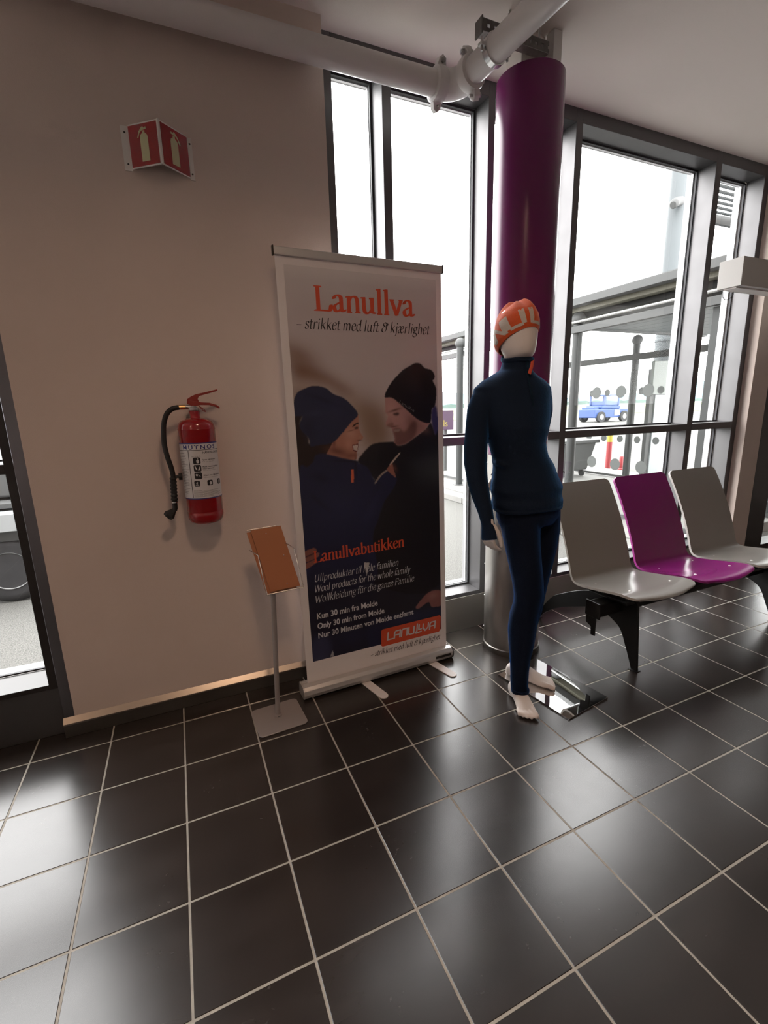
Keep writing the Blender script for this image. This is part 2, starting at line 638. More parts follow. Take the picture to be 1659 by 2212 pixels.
# glazed door at the right edge
d1 = thing('door_1', (5.2, -0.06, 0), kind='structure')
G().box(4.502, 4.745, -0.172, 0.05, 0, CEIL).build('door_post', 'frame_black', d1, bevel=0.002, seg=1)
G().box(5.78, 5.898, -0.150, 0.05, 0, CEIL).build('door_post', 'frame_black', d1, bevel=0.002, seg=1)
for z0, z1 in ((0.0, 0.12), (2.2, 2.32), (2.95, CEIL)):
    G().box(4.746, 5.779, -0.12, 0.02, z0, z1).build('door_rail', 'frame_black', d1, bevel=0.002, seg=1)
for z0, z1 in ((0.12, 2.2), (2.32, 2.95)):
    G().sheet(4.747, 5.778, -0.045, z0, z1).build('glass_pane', 'window_glass', d1)
hd = G()
hd.tube([(4.86, -0.135, 0.75), (4.86, -0.19, 0.78), (4.86, -0.19, 1.32), (4.86, -0.135, 1.35)], 0.012, 10)
hd.build('door_handle', 'steel_brushed', d1, smooth=50)

# ------------------------------------------------------------------ ceiling downlights (behind the viewer)


def downlight(x, y, power, colr, label, r=0.09):
    t = thing('ceiling_downlight', (x, y, CEIL), label, 'ceiling lamp', 'downlights in the ceiling')
    G().lathe([(r + 0.02, CEIL - 0.012), (r + 0.022, CEIL - 0.004), (r + 0.022, CEIL - 0.0005), (r, CEIL - 0.0005), (r, CEIL - 0.012)], (x, y, 0), 32).build('trim_ring', 'white_plastic', t, smooth=40)
    m = mat('lamp_glow_%d' % int(power), (0.9, 0.88, 0.8), 0.4, emit=(colr, 6.0)) if ('lamp_glow_%d' % int(power)) not in MATS else MATS['lamp_glow_%d' % int(power)]
    G().lathe([(r - 0.002, CEIL - 0.008), (r - 0.002, CEIL - 0.002)], (x, y, 0), 32).build('diffuser', m, t)
    ld = bpy.data.lights.new('downlight_bulb', 'AREA')
    ld.shape = 'DISK'
    ld.size = 2 * r
    ld.energy = power
    ld.color = colr
    ld.spread = math.radians(145)
    lo = bpy.data.objects.new('downlight_bulb', ld)
    COL.objects.link(lo)
    lo.parent = t
    lo.location = (0, 0, -0.014)
    return t


WARM = (1.0, 0.66, 0.44)
downlight(0.45, -2.20, 13.5, WARM, 'round warm ceiling lamp above the viewer, nearest the wall with the extinguisher', 0.16)
downlight(-1.6, -2.6, 4, WARM, 'round warm ceiling lamp nearest the left window', 0.16)
downlight(0.6, -5.2, 5, WARM, 'round warm ceiling lamp farthest back in the hall', 0.16)

# ------------------------------------------------------------------ purple column
CX, CY, CR = 1.829, -0.387, 0.157
col = thing('column', (CX, CY, 0), 'round purple column with a stainless steel lower sleeve behind the mannequin', 'column')
G().lathe([(CR + 0.008, 0.0), (CR + 0.008, 0.030), (CR + 0.003, 0.034)], (CX, CY, 0), 64).build('base_ring', 'steel_dark', col, smooth=40)
G().lathe([(CR + 0.002, 0.034), (CR + 0.002, 1.150)], (CX, CY, 0), 96).build('steel_sleeve', 'steel_brushed', col, smooth=40)
ps = G().lathe([(CR, 1.150), (CR, 2.897), (CR - 0.006, 2.897), (CR - 0.006, 2.85)], (CX, CY, 0), 96).build('purple_sleeve', 'purple_gloss', col, smooth=40)
G().box(CX - 0.10, CX + 0.035, CY - 0.055, CY + 0.06, 2.80, CEIL - 0.001).build('concrete_core', 'ceiling_paint', col, bevel=0.004)
G().box(CX + 0.036, CX + 0.085, CY - 0.105, CY - 0.056, 2.80, CEIL - 0.001).build('cable_duct', 'pipe_white', col, bevel=0.002)
for k in range(6):
    z = 0.10 + k * 0.2
    G().ball((CX + (CR + 0.002) * math.cos(2.42), CY + (CR + 0.002) * math.sin(2.42), z), 0.005, 10, 6).build('rivet', 'steel_bright', col, smooth=60)

# ------------------------------------------------------------------ white pipe under the ceiling
PZ, PY, PR = 2.848, -0.285, 0.050
pipe = thing('ceiling_pipe', (1.47, PY, PZ), 'white pipe with an elbow, hung below the ceiling beside the purple column', 'pipe')
G().cyl((-3.95, PY, PZ), (1.40, PY, PZ), PR, 40).build('wall_run', 'pipe_white', pipe, smooth=40)
d2 = Vector((0.085, -0.996, 0.0)).normalized()
p2s = Vector((1.487, -0.36, PZ + 0.004))
G().cyl(p2s, p2s + d2 * 6.6, PR + 0.003, 40).build('room_run', 'pipe_white', pipe, smooth=40)
arc = []
c0 = Vector((1.385, PY, PZ))
for k in range(13):
    t = k / 12
    a = t * math.pi / 2
    arc.append(c0 + Vector((0.102 * math.sin(a), -0.09 * (1 - math.cos(a)), 0.004 * t)))
arc.append(p2s + d2 * 0.02)
el = G().tube(arc, PR + 0.009, 32).build('elbow', 'pipe_white', pipe, smooth=40)


def coupling(center, axis, r, name):
    """grooved coupling: a ring of two shells with bolted ears"""
    ax = Vector(axis).normalized()
    c = Vector(center)
    prof = [(-0.028, r + 0.006), (-0.024, r + 0.016), (-0.010, r + 0.019), (0.010, r + 0.019), (0.024, r + 0.016), (0.028, r + 0.006)]
    g = G()
    g.tube([c + ax * h for h, _ in prof], [q for _, q in prof], 32)
    k = g.build(name, 'pipe_white', pipe, smooth=40)
    side = ax.cross(Vector((0, 0, 1))).normalized()
    upv = Vector((0, 0, 1))
    for s in (-1, 1):
        e = (upv * 0.95 + side * 0.3).normalized() * s
        tdir = ax.cross(e).normalized()
        ear = G()
        ear.prism([(-0.024, 0), (-0.016, 0.030), (0.0, 0.042), (0.016, 0.030), (0.024, 0)], c + e * (r + 0.010) - tdir * 0.016, ax, e, tdir * 0.032)
        ear.build('ear', 'pipe_white', k, bevel=0.002, recalc=True)
        b = G()
        b.cyl(c + e * (r + 0.030) - tdir * 0.034, c + e * (r + 0.030) + tdir * 0.034, 0.006, 8)
        b.cyl(c + e * (r + 0.030) + tdir * 0.018, c + e * (r + 0.030) + tdir * 0.030, 0.011, 6)
        b.build('bolt', 'zinc', k)
    return k


coupling((1.388, PY, PZ), (1, 0, 0), PR, 'coupling')
coupling(p2s + d2 * 0.035, d2, PR, 'coupling')

# pipe clamp with its threaded rod
cc = p2s + d2 * 0.19
cl = G()
cl.tube([cc - d2 * 0.014, cc - d2 * 0.013, cc + d2 * 0.013, cc + d2 * 0.014], [PR + 0.004, PR + 0.009, PR + 0.009, PR + 0.004], 40)
clamp = cl.build('pipe_clamp', 'steel_bright', pipe, smooth=40)
side = d2.cross(Vector((0, 0, 1))).normalized()
for s in (-1, 1):
    G().obox(cc + side * s * (PR + 0.018), side * 0.012, d2 * 0.012, Vector((0, 0, 0.006))).build('clamp_lug', 'zinc', clamp, bevel=0.002)
    G().cyl(cc + side * s * (PR + 0.019) + Vector((0, 0, -0.022)), cc + side * s * (PR + 0.019) + Vector((0, 0, 0.026)), 0.005, 10).build('clamp_screw', 'zinc', clamp)
G().cyl(cc - side * (PR + 0.024) + Vector((0, 0, 0.02)), cc - side * (PR + 0.024) + Vector((0, 0, CEIL - PZ - 0.06)), 0.0045, 10).build('threaded_rod', 'dark_zinc', clamp)

# ------------------------------------------------------------------ perforated strut channel
SY, SZ0, SZ1 = -0.512, 2.935, 2.978
strut = thing('strut_channel', (1.66, SY, SZ0), 'perforated steel mounting channel running from the column top behind the white pipe', 'mounting channel')
sx0, sx1 = 1.468, 1.820
# slotted web made of strips so that the slots are real holes
web = G()
zz = [SZ0, SZ0 + 0.014, SZ0 + 0.028, SZ1]
web.box(sx0, sx1, SY - 0.0015, SY + 0.0015, zz[0], zz[1])
web.box(sx0, sx1, SY - 0.0015, SY + 0.0015, zz[2], zz[3])
xs = sx0
n = 0
while xs < sx1 - 0.001:
    e = min(xs + 0.022, sx1)
    web.box(xs, e, SY - 0.0015, SY + 0.0015, zz[1], zz[2])
    xs += 0.036
web.build('slotted_web', 'dark_zinc', strut)
G().box(sx0, sx1, SY - 0.001, SY + 0.041, SZ0 - 0.002, SZ0).build('flange', 'zinc', strut)
G().box(sx0, sx1, SY - 0.001, SY + 0.041, SZ1, SZ1 + 0.002).build('flange', 'zinc', strut)
G().box(sx0 - 0.008, sx0 - 0.001, SY - 0.006, SY + 0.047, SZ0 - 0.012, SZ1 + 0.008).build('end_cap', 'dark_zinc', strut, bevel=0.003)
for xx in (1.62, 1.78):
    G().cyl((xx, SY + 0.02, SZ1), (xx, SY + 0.02, CEIL - 0.001), 0.005, 10).build('hanger_rod', 'zinc', strut)

# ------------------------------------------------------------------ V-shaped extinguisher sign
mat('sign_red', (0.34, 0.010, 0.012), 0.22, spec=0.5)
mat('sign_white', (0.80, 0.76, 0.72), 0.35)
mat('sign_glow', (0.62, 0.60, 0.36), 0.4)
mat('screw_dark', (0.05, 0.045, 0.04), 0.4, metal=0.6)
SZ, SH = 2.425, 0.150
sign = thing('extinguisher_sign', (0.182, -0.175, SZ), 'red and white V-shaped fire extinguisher sign standing out from the wall', 'sign')
ridge = Vector((0.186, -0.262, SZ))
for s, xo, xw in ((-1, 0.079, 0.052), (1, 0.289, 0.306)):
    outer = Vector((xo, -0.1765, SZ))
    u = (outer - ridge)
    L = u.length
    u.normalize()
    nrm = Vector((u.y, -u.x, 0))
    if nrm.y > 0:
        nrm = -nrm
    # panel
    g = G()
    g.prism([(0, -SH / 2), (L, -SH / 2), (L, SH / 2), (0, SH / 2)], ridge, u, (0, 0, 1), -nrm * 0.003)
    pn = g.build('panel', 'sign_white', sign)
    g = G()
    m_ = 0.005
    g.prism([(m_ + 0.003, -SH / 2 + m_), (L - 0.001, -SH / 2 + m_), (L - 0.001, SH / 2 - m_), (m_ + 0.003, SH / 2 - m_)], ridge + nrm * 0.0004, u, (0, 0, 1), nrm * 0.0006)
    g.build('red_field', 'sign_red', pn)
    # pictogram: bottle with valve and hose; mirrored on the second panel
    f = 1.0
    cxp = L * 0.50

    def P(a, b):
        return (cxp + a * (-f if s < 0 else -f), b)
    bottle = [(-0.0175, -0.056), (0.0175, -0.056), (0.0175, 0.022), (0.0155, 0.030), (0.010, 0.036), (0.0055, 0.038), (0.0055, 0.046),
              (-0.0055, 0.046), (-0.0055, 0.038), (-0.010, 0.036), (-0.0155, 0.030), (-0.0175, 0.022)]
    g = G()
    g.prism([P(a, b) for a, b in bottle], ridge + nrm * 0.0012, u, (0, 0, 1), nrm * 0.0006)
    q = 1 if s < 0 else -1
    hose = [(-0.007, 0.047), (0.013, 0.050), (0.012, 0.058), (0.004, 0.054), (-0.001, 0.060), (-0.008, 0.058), (-0.020, 0.046), (-0.029, 0.026), (-0.026, 0.024), (-0.024, 0.026), (-0.017, 0.040), (-0.009, 0.047)]
    g2 = [(cxp - a * -q * (1 if s < 0 else 1), b) for a, b in hose] if False else [(cxp + a * (-1), b) for a, b in hose]
    g.prism(g2, ridge + nrm * 0.0012, u, (0, 0, 1), nrm * 0.0006)
    g.build('pictogram', 'sign_glow', pn, recalc=True)
    # flange against the wall
    x0, x1 = sorted((xo, xw))
    fl = G().box(x0, x1, -0.1765, -0.1735, SZ - SH / 2 - 0.006, SZ + SH / 2 - 0.004).build('flange', 'sign_white', sign)
    xm = (x0 + x1) / 2
    for zz_ in (SZ - SH / 2 + 0.016, SZ + SH / 2 - 0.026):
        G().lathe([(0.0035, -0.0005), (0.0035, 0.0), (0.002, 0.0012)], (xm, -0.1767, zz_), 10, 'Y').build('screw', 'screw_dark', fl, recalc=True)
G().tube([ridge + Vector((0, -0.001, -SH / 2)), ridge + Vector((0, -0.001, SH / 2))], 0.0035, 10).build('ridge_edge', 'sign_white', sign, smooth=50)

# ------------------------------------------------------------------ fire extinguisher
mat('ext_red', (0.30, 0.006, 0.010), 0.16, spec=0.5, coat=0.5)
mat('lever_red', (0.28, 0.020, 0.012), 0.4)
mat('rubber', (0.012, 0.012, 0.012), 0.55, var=(30, 0.2))
mat('label_paper', (0.62, 0.60, 0.60), 0.45)
mat('label_blue', (0.03, 0.025, 0.16), 0.45)
mat('ink', (0.012, 0.011, 0.014), 0.5)
mat('ink_grey', (0.20, 0.19, 0.19), 0.5)
mat('brass', (0.75, 0.52, 0.22), 0.25, metal=1.0)
EX, EY, ER = 0.200, -0.262, 0.0755
ext = thing('fire_extinguisher', (EX, EY, 0.935), 'red fire extinguisher with black hose and white instruction label hung on the wall', 'fire extinguisher')
prof = [(0.028, 0.940), (0.050, 0.938), (0.064, 0.944), (0.072, 0.956), (ER, 0.972), (ER, 0.990), (ER - 0.0012, 0.993), (ER, 0.996),
        (ER, 1.345), (ER + 0.0015, 1.349), (ER, 1.353), (0.0735, 1.366), (0.067, 1.379), (0.052, 1.389), (0.034, 1.394), (0.022, 1.396), (0.021, 1.398), (0.021, 1.425), (0.0, 1.4255)]
G().lathe(prof, (EX, EY, 0), 64).build('cylinder_body', 'ext_red', ext, smooth=35)
G().lathe([(0.020, 0.932), (0.024, 0.934), (0.024, 0.941), (0.0, 0.942)], (EX, EY, 0), 24).build('foot_boss', 'ext_red', ext, smooth=35)
# wall bracket
G().box(EX - 0.02, EX + 0.02, -0.187, -0.1735, 1.02, 1.44).build('wall_bracket', 'screw_dark', ext, bevel=0.002)


def cyl_patch(a0, a1, z0, z1, r, th=0.0005, n=24):
    g = G()
    vs, fs = [], []
    for i in range(n + 1):
        a = a0 + (a1 - a0) * i / n
        for rr in (r, r + th):
            for z in (z0, z1):
                vs.append((EX + rr * math.sin(a), EY - rr * math.cos(a), z))
    for i in range(n):
        b = i * 4
        c = b + 4
        fs += [(b + 2, c + 2, c + 3, b + 3), (b, b + 1, c + 1, c), (b, c, c + 2, b + 2), (b + 1, b + 3, c + 3, c + 1)]
    fs += [(0, 2, 3, 1), (n * 4, n * 4 + 1, n * 4 + 3, n * 4 + 2)]
    return g.add(vs, fs)


LA0, LA1 = math.radians(-86), math.radians(80)
lab = cyl_patch(LA0, LA1, 1.058, 1.290, ER + 0.0003).build('paper_label', 'label_paper', ext, smooth=40)
for z0, z1 in ((1.054, 1.0585), (1.2895, 1.2945)):
    cyl_patch(LA0, LA1, z0, z1, ER + 0.0004).build('label_border', 'label_blue', lab, smooth=40)
cyl_patch(LA0, LA1, 1.2625, 1.2645, ER + 0.0009, 0.0002).build('rule_line', 'ink', lab, smooth=40)
cyl_patch(math.radians(-37), math.radians(-35), 1.060, 1.2625, ER + 0.0009, 0.0002, 2).build('rule_line', 'ink', lab)


def text_flat(body, size, bold=0.0, space=1.0, shear=0.0, align='LEFT'):
    """default-font lettering as 2D verts and faces (x along the line, y up)"""
    cu = bpy.data.curves.new('lettering', 'FONT')
    cu.body = body
    cu.size = size
    cu.offset = bold
    cu.space_character = space
    cu.shear = shear
    cu.align_x = align
    cu.resolution_u = 3
    ob = bpy.data.objects.new('lettering', cu)
    COL.objects.link(ob)
    dg = bpy.context.evaluated_depsgraph_get()
    me = bpy.data.meshes.new_from_object(ob.evaluated_get(dg))
    vs = [(v.co.x, v.co.y) for v in me.vertices]
    fs = [tuple(p.vertices) for p in me.polygons]
    bpy.data.objects.remove(ob)
    bpy.data.curves.remove(cu)
    bpy.data.meshes.remove(me)
    return vs, fs


def fit_width(vs, x0, x1):
    a = min(v[0] for v in vs)
    b = max(v[0] for v in vs)
    k = (x1 - x0) / (b - a)
    return [(x0 + (x - a) * k, y) for x, y in vs]


def text_on_cyl(body, adeg0, adeg1, z, h, bold=0.0, space=1.0):
    vs, fs = text_flat(body, h / 0.70, bold * h, space)
    vs = fit_width(vs, adeg0, adeg1)
    g = G()
    r = ER + 0.0012
    g.add([(EX + r * math.sin(math.radians(a)), EY - r * math.cos(math.radians(a)), z + y) for a, y in vs], fs)
    return g


text_on_cyl('MUTNOS', -54, 54, 1.2675, 0.0170, 0.03, 1.35).build('lettering', 'label_blue', lab)
text_on_cyl('H\u00c5NDSLOKKER', 8, 74, 1.2480, 0.0090, 0.02).build('lettering', 'ink', lab)
text_on_cyl('GA 233B 70', -27, 1, 1.2350, 0.0052).build('lettering', 'ink', lab)
for z, a, b in ((1.2195, 'Fjern sikringen', 50), (1.1900, 'Rett munnstykket', 62), (1.1820, 'mot flammen', 42), (1.1530, 'Klem inn h\u00e5ndtaket', 68)):
    text_on_cyl(a, 4, b, z, 0.0056, 0.03).build('lettering', 'ink', lab)
for k, (z, e) in enumerate(((1.2120, 42), (1.1750, 46), (1.1450, 56))):
    text_on_cyl(('Pull out the pin', 'Aim at base of fire', 'Squeeze the handle')[k], 4, e, z, 0.0038).build('lettering', 'ink_grey', lab)
rng = random.Random(3)
lines = G()
for k in range(26):
    z = 1.250 - k * 0.0068
    g = cyl_patch(math.radians(-80), math.radians(-80 + rng.uniform(24, 40)), z, z + 0.0016, ER + 0.0009, 0.0002, 6)
    lines.add(g.v, g.f)
for k in range(7):
    z = 1.090 - k * 0.0042
    g = cyl_patch(math.radians(-32), math.radians(rng.uniform(5, 68)), z, z + 0.0014, ER + 0.0009, 0.0002, 8)
    lines.add(g.v, g.f)
lines.build('fine_print', 'ink_grey', lab, kind='stuff')


def icon(a_c, z_c, w, h, kind_):
    aw = math.degrees(w / 2 / ER)
    pts = rrect(-w / 2, -h / 2, w / 2, h / 2, 0.004, 3)
    r = ER + 0.0010
    ac = math.radians(a_c)

    def pp(x, y, rr):
        a = ac + x / ER
        return (EX + rr * math.sin(a), EY - rr * math.cos(a), z_c + y)
    g = G()
    # strips in x so the square follows the curve
    N = 8
    for i in range(N):
        xa, xb = -w / 2 + w * i / N, -w / 2 + w * (i + 1) / N

        def ext_y(x):
            d = max(0, abs(x) - (w / 2 - 0.004))
            return h / 2 - (0.004 - math.sqrt(max(0, 0.004 ** 2 - d * d)))
        g.add([pp(xa, -ext_y(xa), r), pp(xb, -ext_y(xb), r), pp(xb, ext_y(xb), r), pp(xa, ext_y(xa), r)], [(0, 1, 2, 3)])
    ic = g.build('icon', 'ink', lab)
    shapes = {0: [[(-0.001, -0.010), (0.007, -0.010), (0.008, 0.004), (0.002, 0.005), (-0.002, 0.001)], [(0.003, 0.006), (0.006, 0.006), (0.006, 0.010), (0.003, 0.010)]],
              1: [[(-0.011, 0.008), (-0.008, 0.010), (-0.001, -0.004), (-0.003, -0.009), (-0.008, -0.002)], [(0.002, -0.010), (0.009, -0.008), (0.010, 0.004), (0.006, 0.010), (0.007, 0.002), (0.003, -0.003)]],
              2: [[(-0.011, 0.004), (-0.006, 0.008), (0.005, 0.001), (0.010, -0.004), (0.002, -0.003), (-0.008, -0.001)]],
              3: [[(-0.007, -0.008), (0.007, -0.008), (0.007, -0.005), (-0.007, -0.005)], [(-0.004, -0.002), (0.003, -0.003), (0.001, 0.003), (0.004, 0.008), (-0.003, 0.004)]],
              4: [[(-0.002, -0.008), (0.008, -0.007), (0.007, 0.003), (0.001, 0.008), (-0.003, 0.001)]],
              5: [[(-0.003, -0.008), (0.003, -0.008), (0.003, 0.0), (0.001, 0.008), (-0.001, 0.008), (-0.003, 0.0)]]}[kind_]
    for sh in shapes:
        g = G()
        g.add([pp(x, y, r + 0.0004) for x, y in sh], [tuple(range(len(sh)))])
        g.build('icon_mark', 'label_paper', ic)


icon(-12, 1.2190, 0.030, 0.0285, 0)
icon(-12, 1.1875, 0.030, 0.0285, 1)
icon(-12, 1.1560, 0.030, 0.0285, 2)
icon(-18, 1.1225, 0.024, 0.0235, 3)
icon(22, 1.1225, 0.024, 0.0235, 4)
icon(60, 1.1225, 0.024, 0.0235, 5)

# valve, levers, pin, hose
valve = G().lathe([(0.016, 1.425), (0.019, 1.428), (0.019, 1.440), (0.013, 1.443), (0.013, 1.455), (0.0, 1.456)], (EX - 0.004, EY, 0), 24).build('valve', 'zinc', ext, smooth=35)
G().cyl((EX - 0.004, EY, 1.440), (EX - 0.034, EY - 0.004, 1.442), 0.0085, 16).build('hose_outlet', 'zinc', valve, smooth=40)
G().cyl((EX - 0.034, EY - 0.004, 1.442), (EX - 0.064, EY - 0.008, 1.441), 0.0095, 16).build('hose_ferrule', 'brass', valve, smooth=40)
lv = G()
# lower carrying handle: bent strip
low = [(-0.026, 1.455), (-0.022, 1.470), (0.0, 1.466), (0.030, 1.460), (0.062, 1.458), (0.092, 1.448), (0.104, 1.438), (0.102, 1.432), (0.088, 1.440), (0.062, 1.448), (0.028, 1.449), (0.012, 1.446), (-0.010, 1.446)]
lv.prism(low, (EX, EY - 0.013, 0), (1, 0, 0), (0, 0, 1), (0, 0.026, 0))
lv.build('carry_handle', 'lever_red', ext, bevel=0.0015, recalc=True)
up_ = [(-0.026, 1.458), (-0.024, 1.474), (-0.006, 1.486), (0.014, 1.494), (0.060, 1.504), (0.100, 1.514), (0.101, 1.507), (0.062, 1.496), (0.024, 1.486), (0.018, 1.474), (0.022, 1.464), (0.008, 1.456)]
lv2 = G()
lv2.prism(up_, (EX, EY - 0.010, 0), (1, 0, 0), (0, 0, 1), (0, 0.020, 0))
lv2.build('squeeze_lever', 'lever_red', ext, bevel=0.0015, recalc=True)
pr = catmull([(EX + 0.016, EY - 0.016, 1.450), (EX + 0.026, EY - 0.018, 1.440), (EX + 0.040, EY - 0.018, 1.428), (EX + 0.043, EY - 0.018, 1.420), (EX + 0.036, EY - 0.018, 1.424), (EX + 0.026, EY - 0.018, 1.436), (EX + 0.018, EY - 0.016, 1.448)], 5)
G().tube(pr, 0.0014, 8).build('pull_pin', 'lever_red', ext, smooth=60)
hs = catmull([(0.140, -0.270, 1.441), (0.115, -0.274, 1.436), (0.092, -0.277, 1.416), (0.077, -0.279, 1.380), (0.070, -0.280, 1.335), (0.068, -0.280, 1.285), (0.074, -0.280, 1.235), (0.083, -0.280, 1.190), (0.086, -0.280, 1.155), (0.085, -0.280, 1.120)], 6)
hose = G().tube(hs, 0.0102, 18).build('hose', 'rubber', ext, smooth=60)
gp = []
rr = []
for k in range(29):
    gp.append((0.085 - 0.006 * k / 28, -0.280, 1.150 - 0.105 * k / 28))
    rr.append(0.0128 + 0.0016 * math.sin(k * math.pi / 2.0))
G().tube(gp, rr, 18).build('hose_grip', 'rubber', ext, smooth=70)
G().cyl((0.079, -0.280, 1.045), (0.079, -0.280, 1.041), 0.0125, 18).build('grip_ring', 'steel_bright', ext, smooth=40)
nz = G()
nz.tube([(0.079, -0.280, 1.041), (0.078, -0.280, 1.016), (0.074, -0.280, 1.008)], [0.0105, 0.0105, 0.011], 16)
nz.build('nozzle_neck', 'rubber', ext, smooth=60)
nz = G()
nz.tube([(0.082, -0.280, 1.018), (0.066, -0.280, 1.002), (0.053, -0.280, 0.990), (0.043, -0.280, 0.981)], [0.006, 0.015, 0.0235, 0.0205], 6)
nz.build('nozzle', 'rubber', ext, bevel=0.001)
ck = G()
ck.cyl((0.088, -0.280, 1.152), (0.112, -0.282, 1.152), 0.006, 12)
ck.cyl((0.108, -0.282, 1.152), (0.121, -0.283, 1.152), 0.0155, 16)
ck.build('hose_clip', 'rubber', ext, smooth=40)

# ------------------------------------------------------------------ brochure stand
mat('stand_grey', (0.36, 0.325, 0.31), 0.42, metal=0.3)
mat('copper_board', (0.42, 0.155, 0.062), 0.36, spec=0.5, var=(3, 0.05))
mat('wire_chrome', (0.55, 0.52, 0.48), 0.25, metal=1.0)
st = thing('brochure_stand', (0.411, -0.455, 0), 'empty grey leaflet stand with a copper-coloured board and wire pocket on a square foot', 'leaflet stand')
ang = math.radians(3)
ux, uy = Vector((math.cos(ang), math.sin(ang), 0)), Vector((-math.sin(ang), math.cos(ang), 0))
G().prism(rrect(-0.112, -0.108, 0.112, 0.104, 0.022, 5), (0.413, -0.462, 0.0), ux, uy, (0, 0, 0.005)).build('foot_plate', 'stand_grey', st, bevel=0.001, seg=1)
G().lathe([(0.017, 0.005), (0.017, 0.013), (0.013, 0.016)], (0.411, -0.455, 0), 20).build('collar', 'stand_grey', st, smooth=40)
G().lathe([(0.003, 0.0), (0.003, 0.0015), (0.0015, 0.002)], (0.411, -0.4725, 0.010), 8, 'Y').build('set_screw', 'screw_dark', st, recalc=True)
ptop = Vector((0.440, -0.430, 0.655))
G().cyl((0.411, -0.455, 0.012), ptop, 0.0115, 20).build('pole', 'stand_grey', st, smooth=40)
TL, TR_ = Vector((0.348, -0.372, 0.898)), Vector((0.498, -0.378, 0.906))
BLc = Vector((0.398, -0.470, 0.630))
rv = (TR_ - TL).normalized()
dv = (BLc - TL)
dv = dv - rv * dv.dot(rv)
HH = dv.length
dv.normalize()
nv = rv.cross(dv)
if nv.y > 0:
    nv = -nv
WW = 0.158
skew = (BLc - TL).dot(rv) / HH


def bp_(a, b, c=0.0):
    """a across, b down the board, c out of it"""
    return TL + rv * (a + skew * b) + dv * b + nv * c


rdn = (dv + rv * skew).normalized()
g = G()
g.prism([(0, 0), (WW - 0.022, 0), (WW - 0.022, HH), (0, HH)], bp_(0.006, 0.006, -0.014), rv, rdn, nv * 0.004)
g.build('back_board', 'copper_board', st, bevel=0.0008, seg=1)
g = G()
g.prism([(0, 0), (WW - 0.024, 0), (WW - 0.024, HH), (0, HH)], bp_(0.024, 0.0, -0.004), rv, rdn, nv * 0.004)
board = g.build('front_board', 'copper_board', st, bevel=0.0008, seg=1)
for a, b in ((0.085, 0.025), (0.130, 0.135), (0.105, 0.262)):
    G().ball(bp_(a, b, 0.0005), 0.003, 8, 6).build('rivet', 'steel_bright', board, smooth=60)
wires = [
    [bp_(0.010, -0.004, -0.008), bp_(WW - 0.02, -0.004, -0.008)],
    [bp_(-0.006, 0.085, -0.008), bp_(-0.004, 0.090, 0.012), bp_(0.018, 0.118, 0.060), bp_(0.006, 0.240, 0.060), bp_(0.004, HH + 0.004, 0.055)],
    [bp_(WW - 0.010, 0.080, -0.008), bp_(WW + 0.006, 0.092, 0.016), bp_(WW + 0.016, 0.118, 0.060), bp_(WW + 0.006, 0.250, 0.062), bp_(WW + 0.004, HH + 0.004, 0.056)],
    [bp_(0.004, HH + 0.004, 0.055), bp_(WW + 0.004, HH + 0.004, 0.056)],
    [bp_(0.004, HH + 0.006, -0.008), bp_(WW + 0.002, HH + 0.006, -0.008)],
    [bp_(WW + 0.002, HH + 0.006, -0.008), bp_(WW + 0.004, HH + 0.004, 0.056)],
    [bp_(0.004, HH + 0.006, -0.008), bp_(0.004, HH + 0.004, 0.055)],
]
for w in wires:
    G().tube(w, 0.0021, 8).build('wire', 'wire_chrome', st, smooth=60)
G().obox(bp_(0.08, HH - 0.05, -0.020), rv * 0.02, rdn * 0.03, nv * 0.006).build('mounting_block', 'stand_grey', st, bevel=0.001)

# ------------------------------------------------------------------ seat row
SEATX = [2.335, 2.857, 3.379]
BENCH_LABEL = 'row of linked waiting seats in grey and purple on black arched legs by the window'
bench = thing('seat_row', (2.9, -0.62, 0), BENCH_LABEL, 'seat row')
# side profile (y, z) from the front lip over the seat, round the crease, up the back
prof = [(-1.020, 0.448), (-1.006, 0.458), (-0.970, 0.464), (-0.920, 0.463), (-0.840, 0.452), (-0.740, 0.436), (-0.670, 0.426), (-0.625, 0.422), (-0.595, 0.427), (-0.577, 0.445),
        (-0.566, 0.475), (-0.547, 0.540), (-0.516, 0.630), (-0.475, 0.730), (-0.430, 0.825), (-0.390, 0.900), (-0.362, 0.950)]
pc = catmull([(0, y, z) for y, z in prof], 4)
# arc length
sl = [0.0]
for a, b in zip(pc[:-1], pc[1:]):
    sl.append(sl[-1] + (b - a).length)
SLEN = sl[-1]


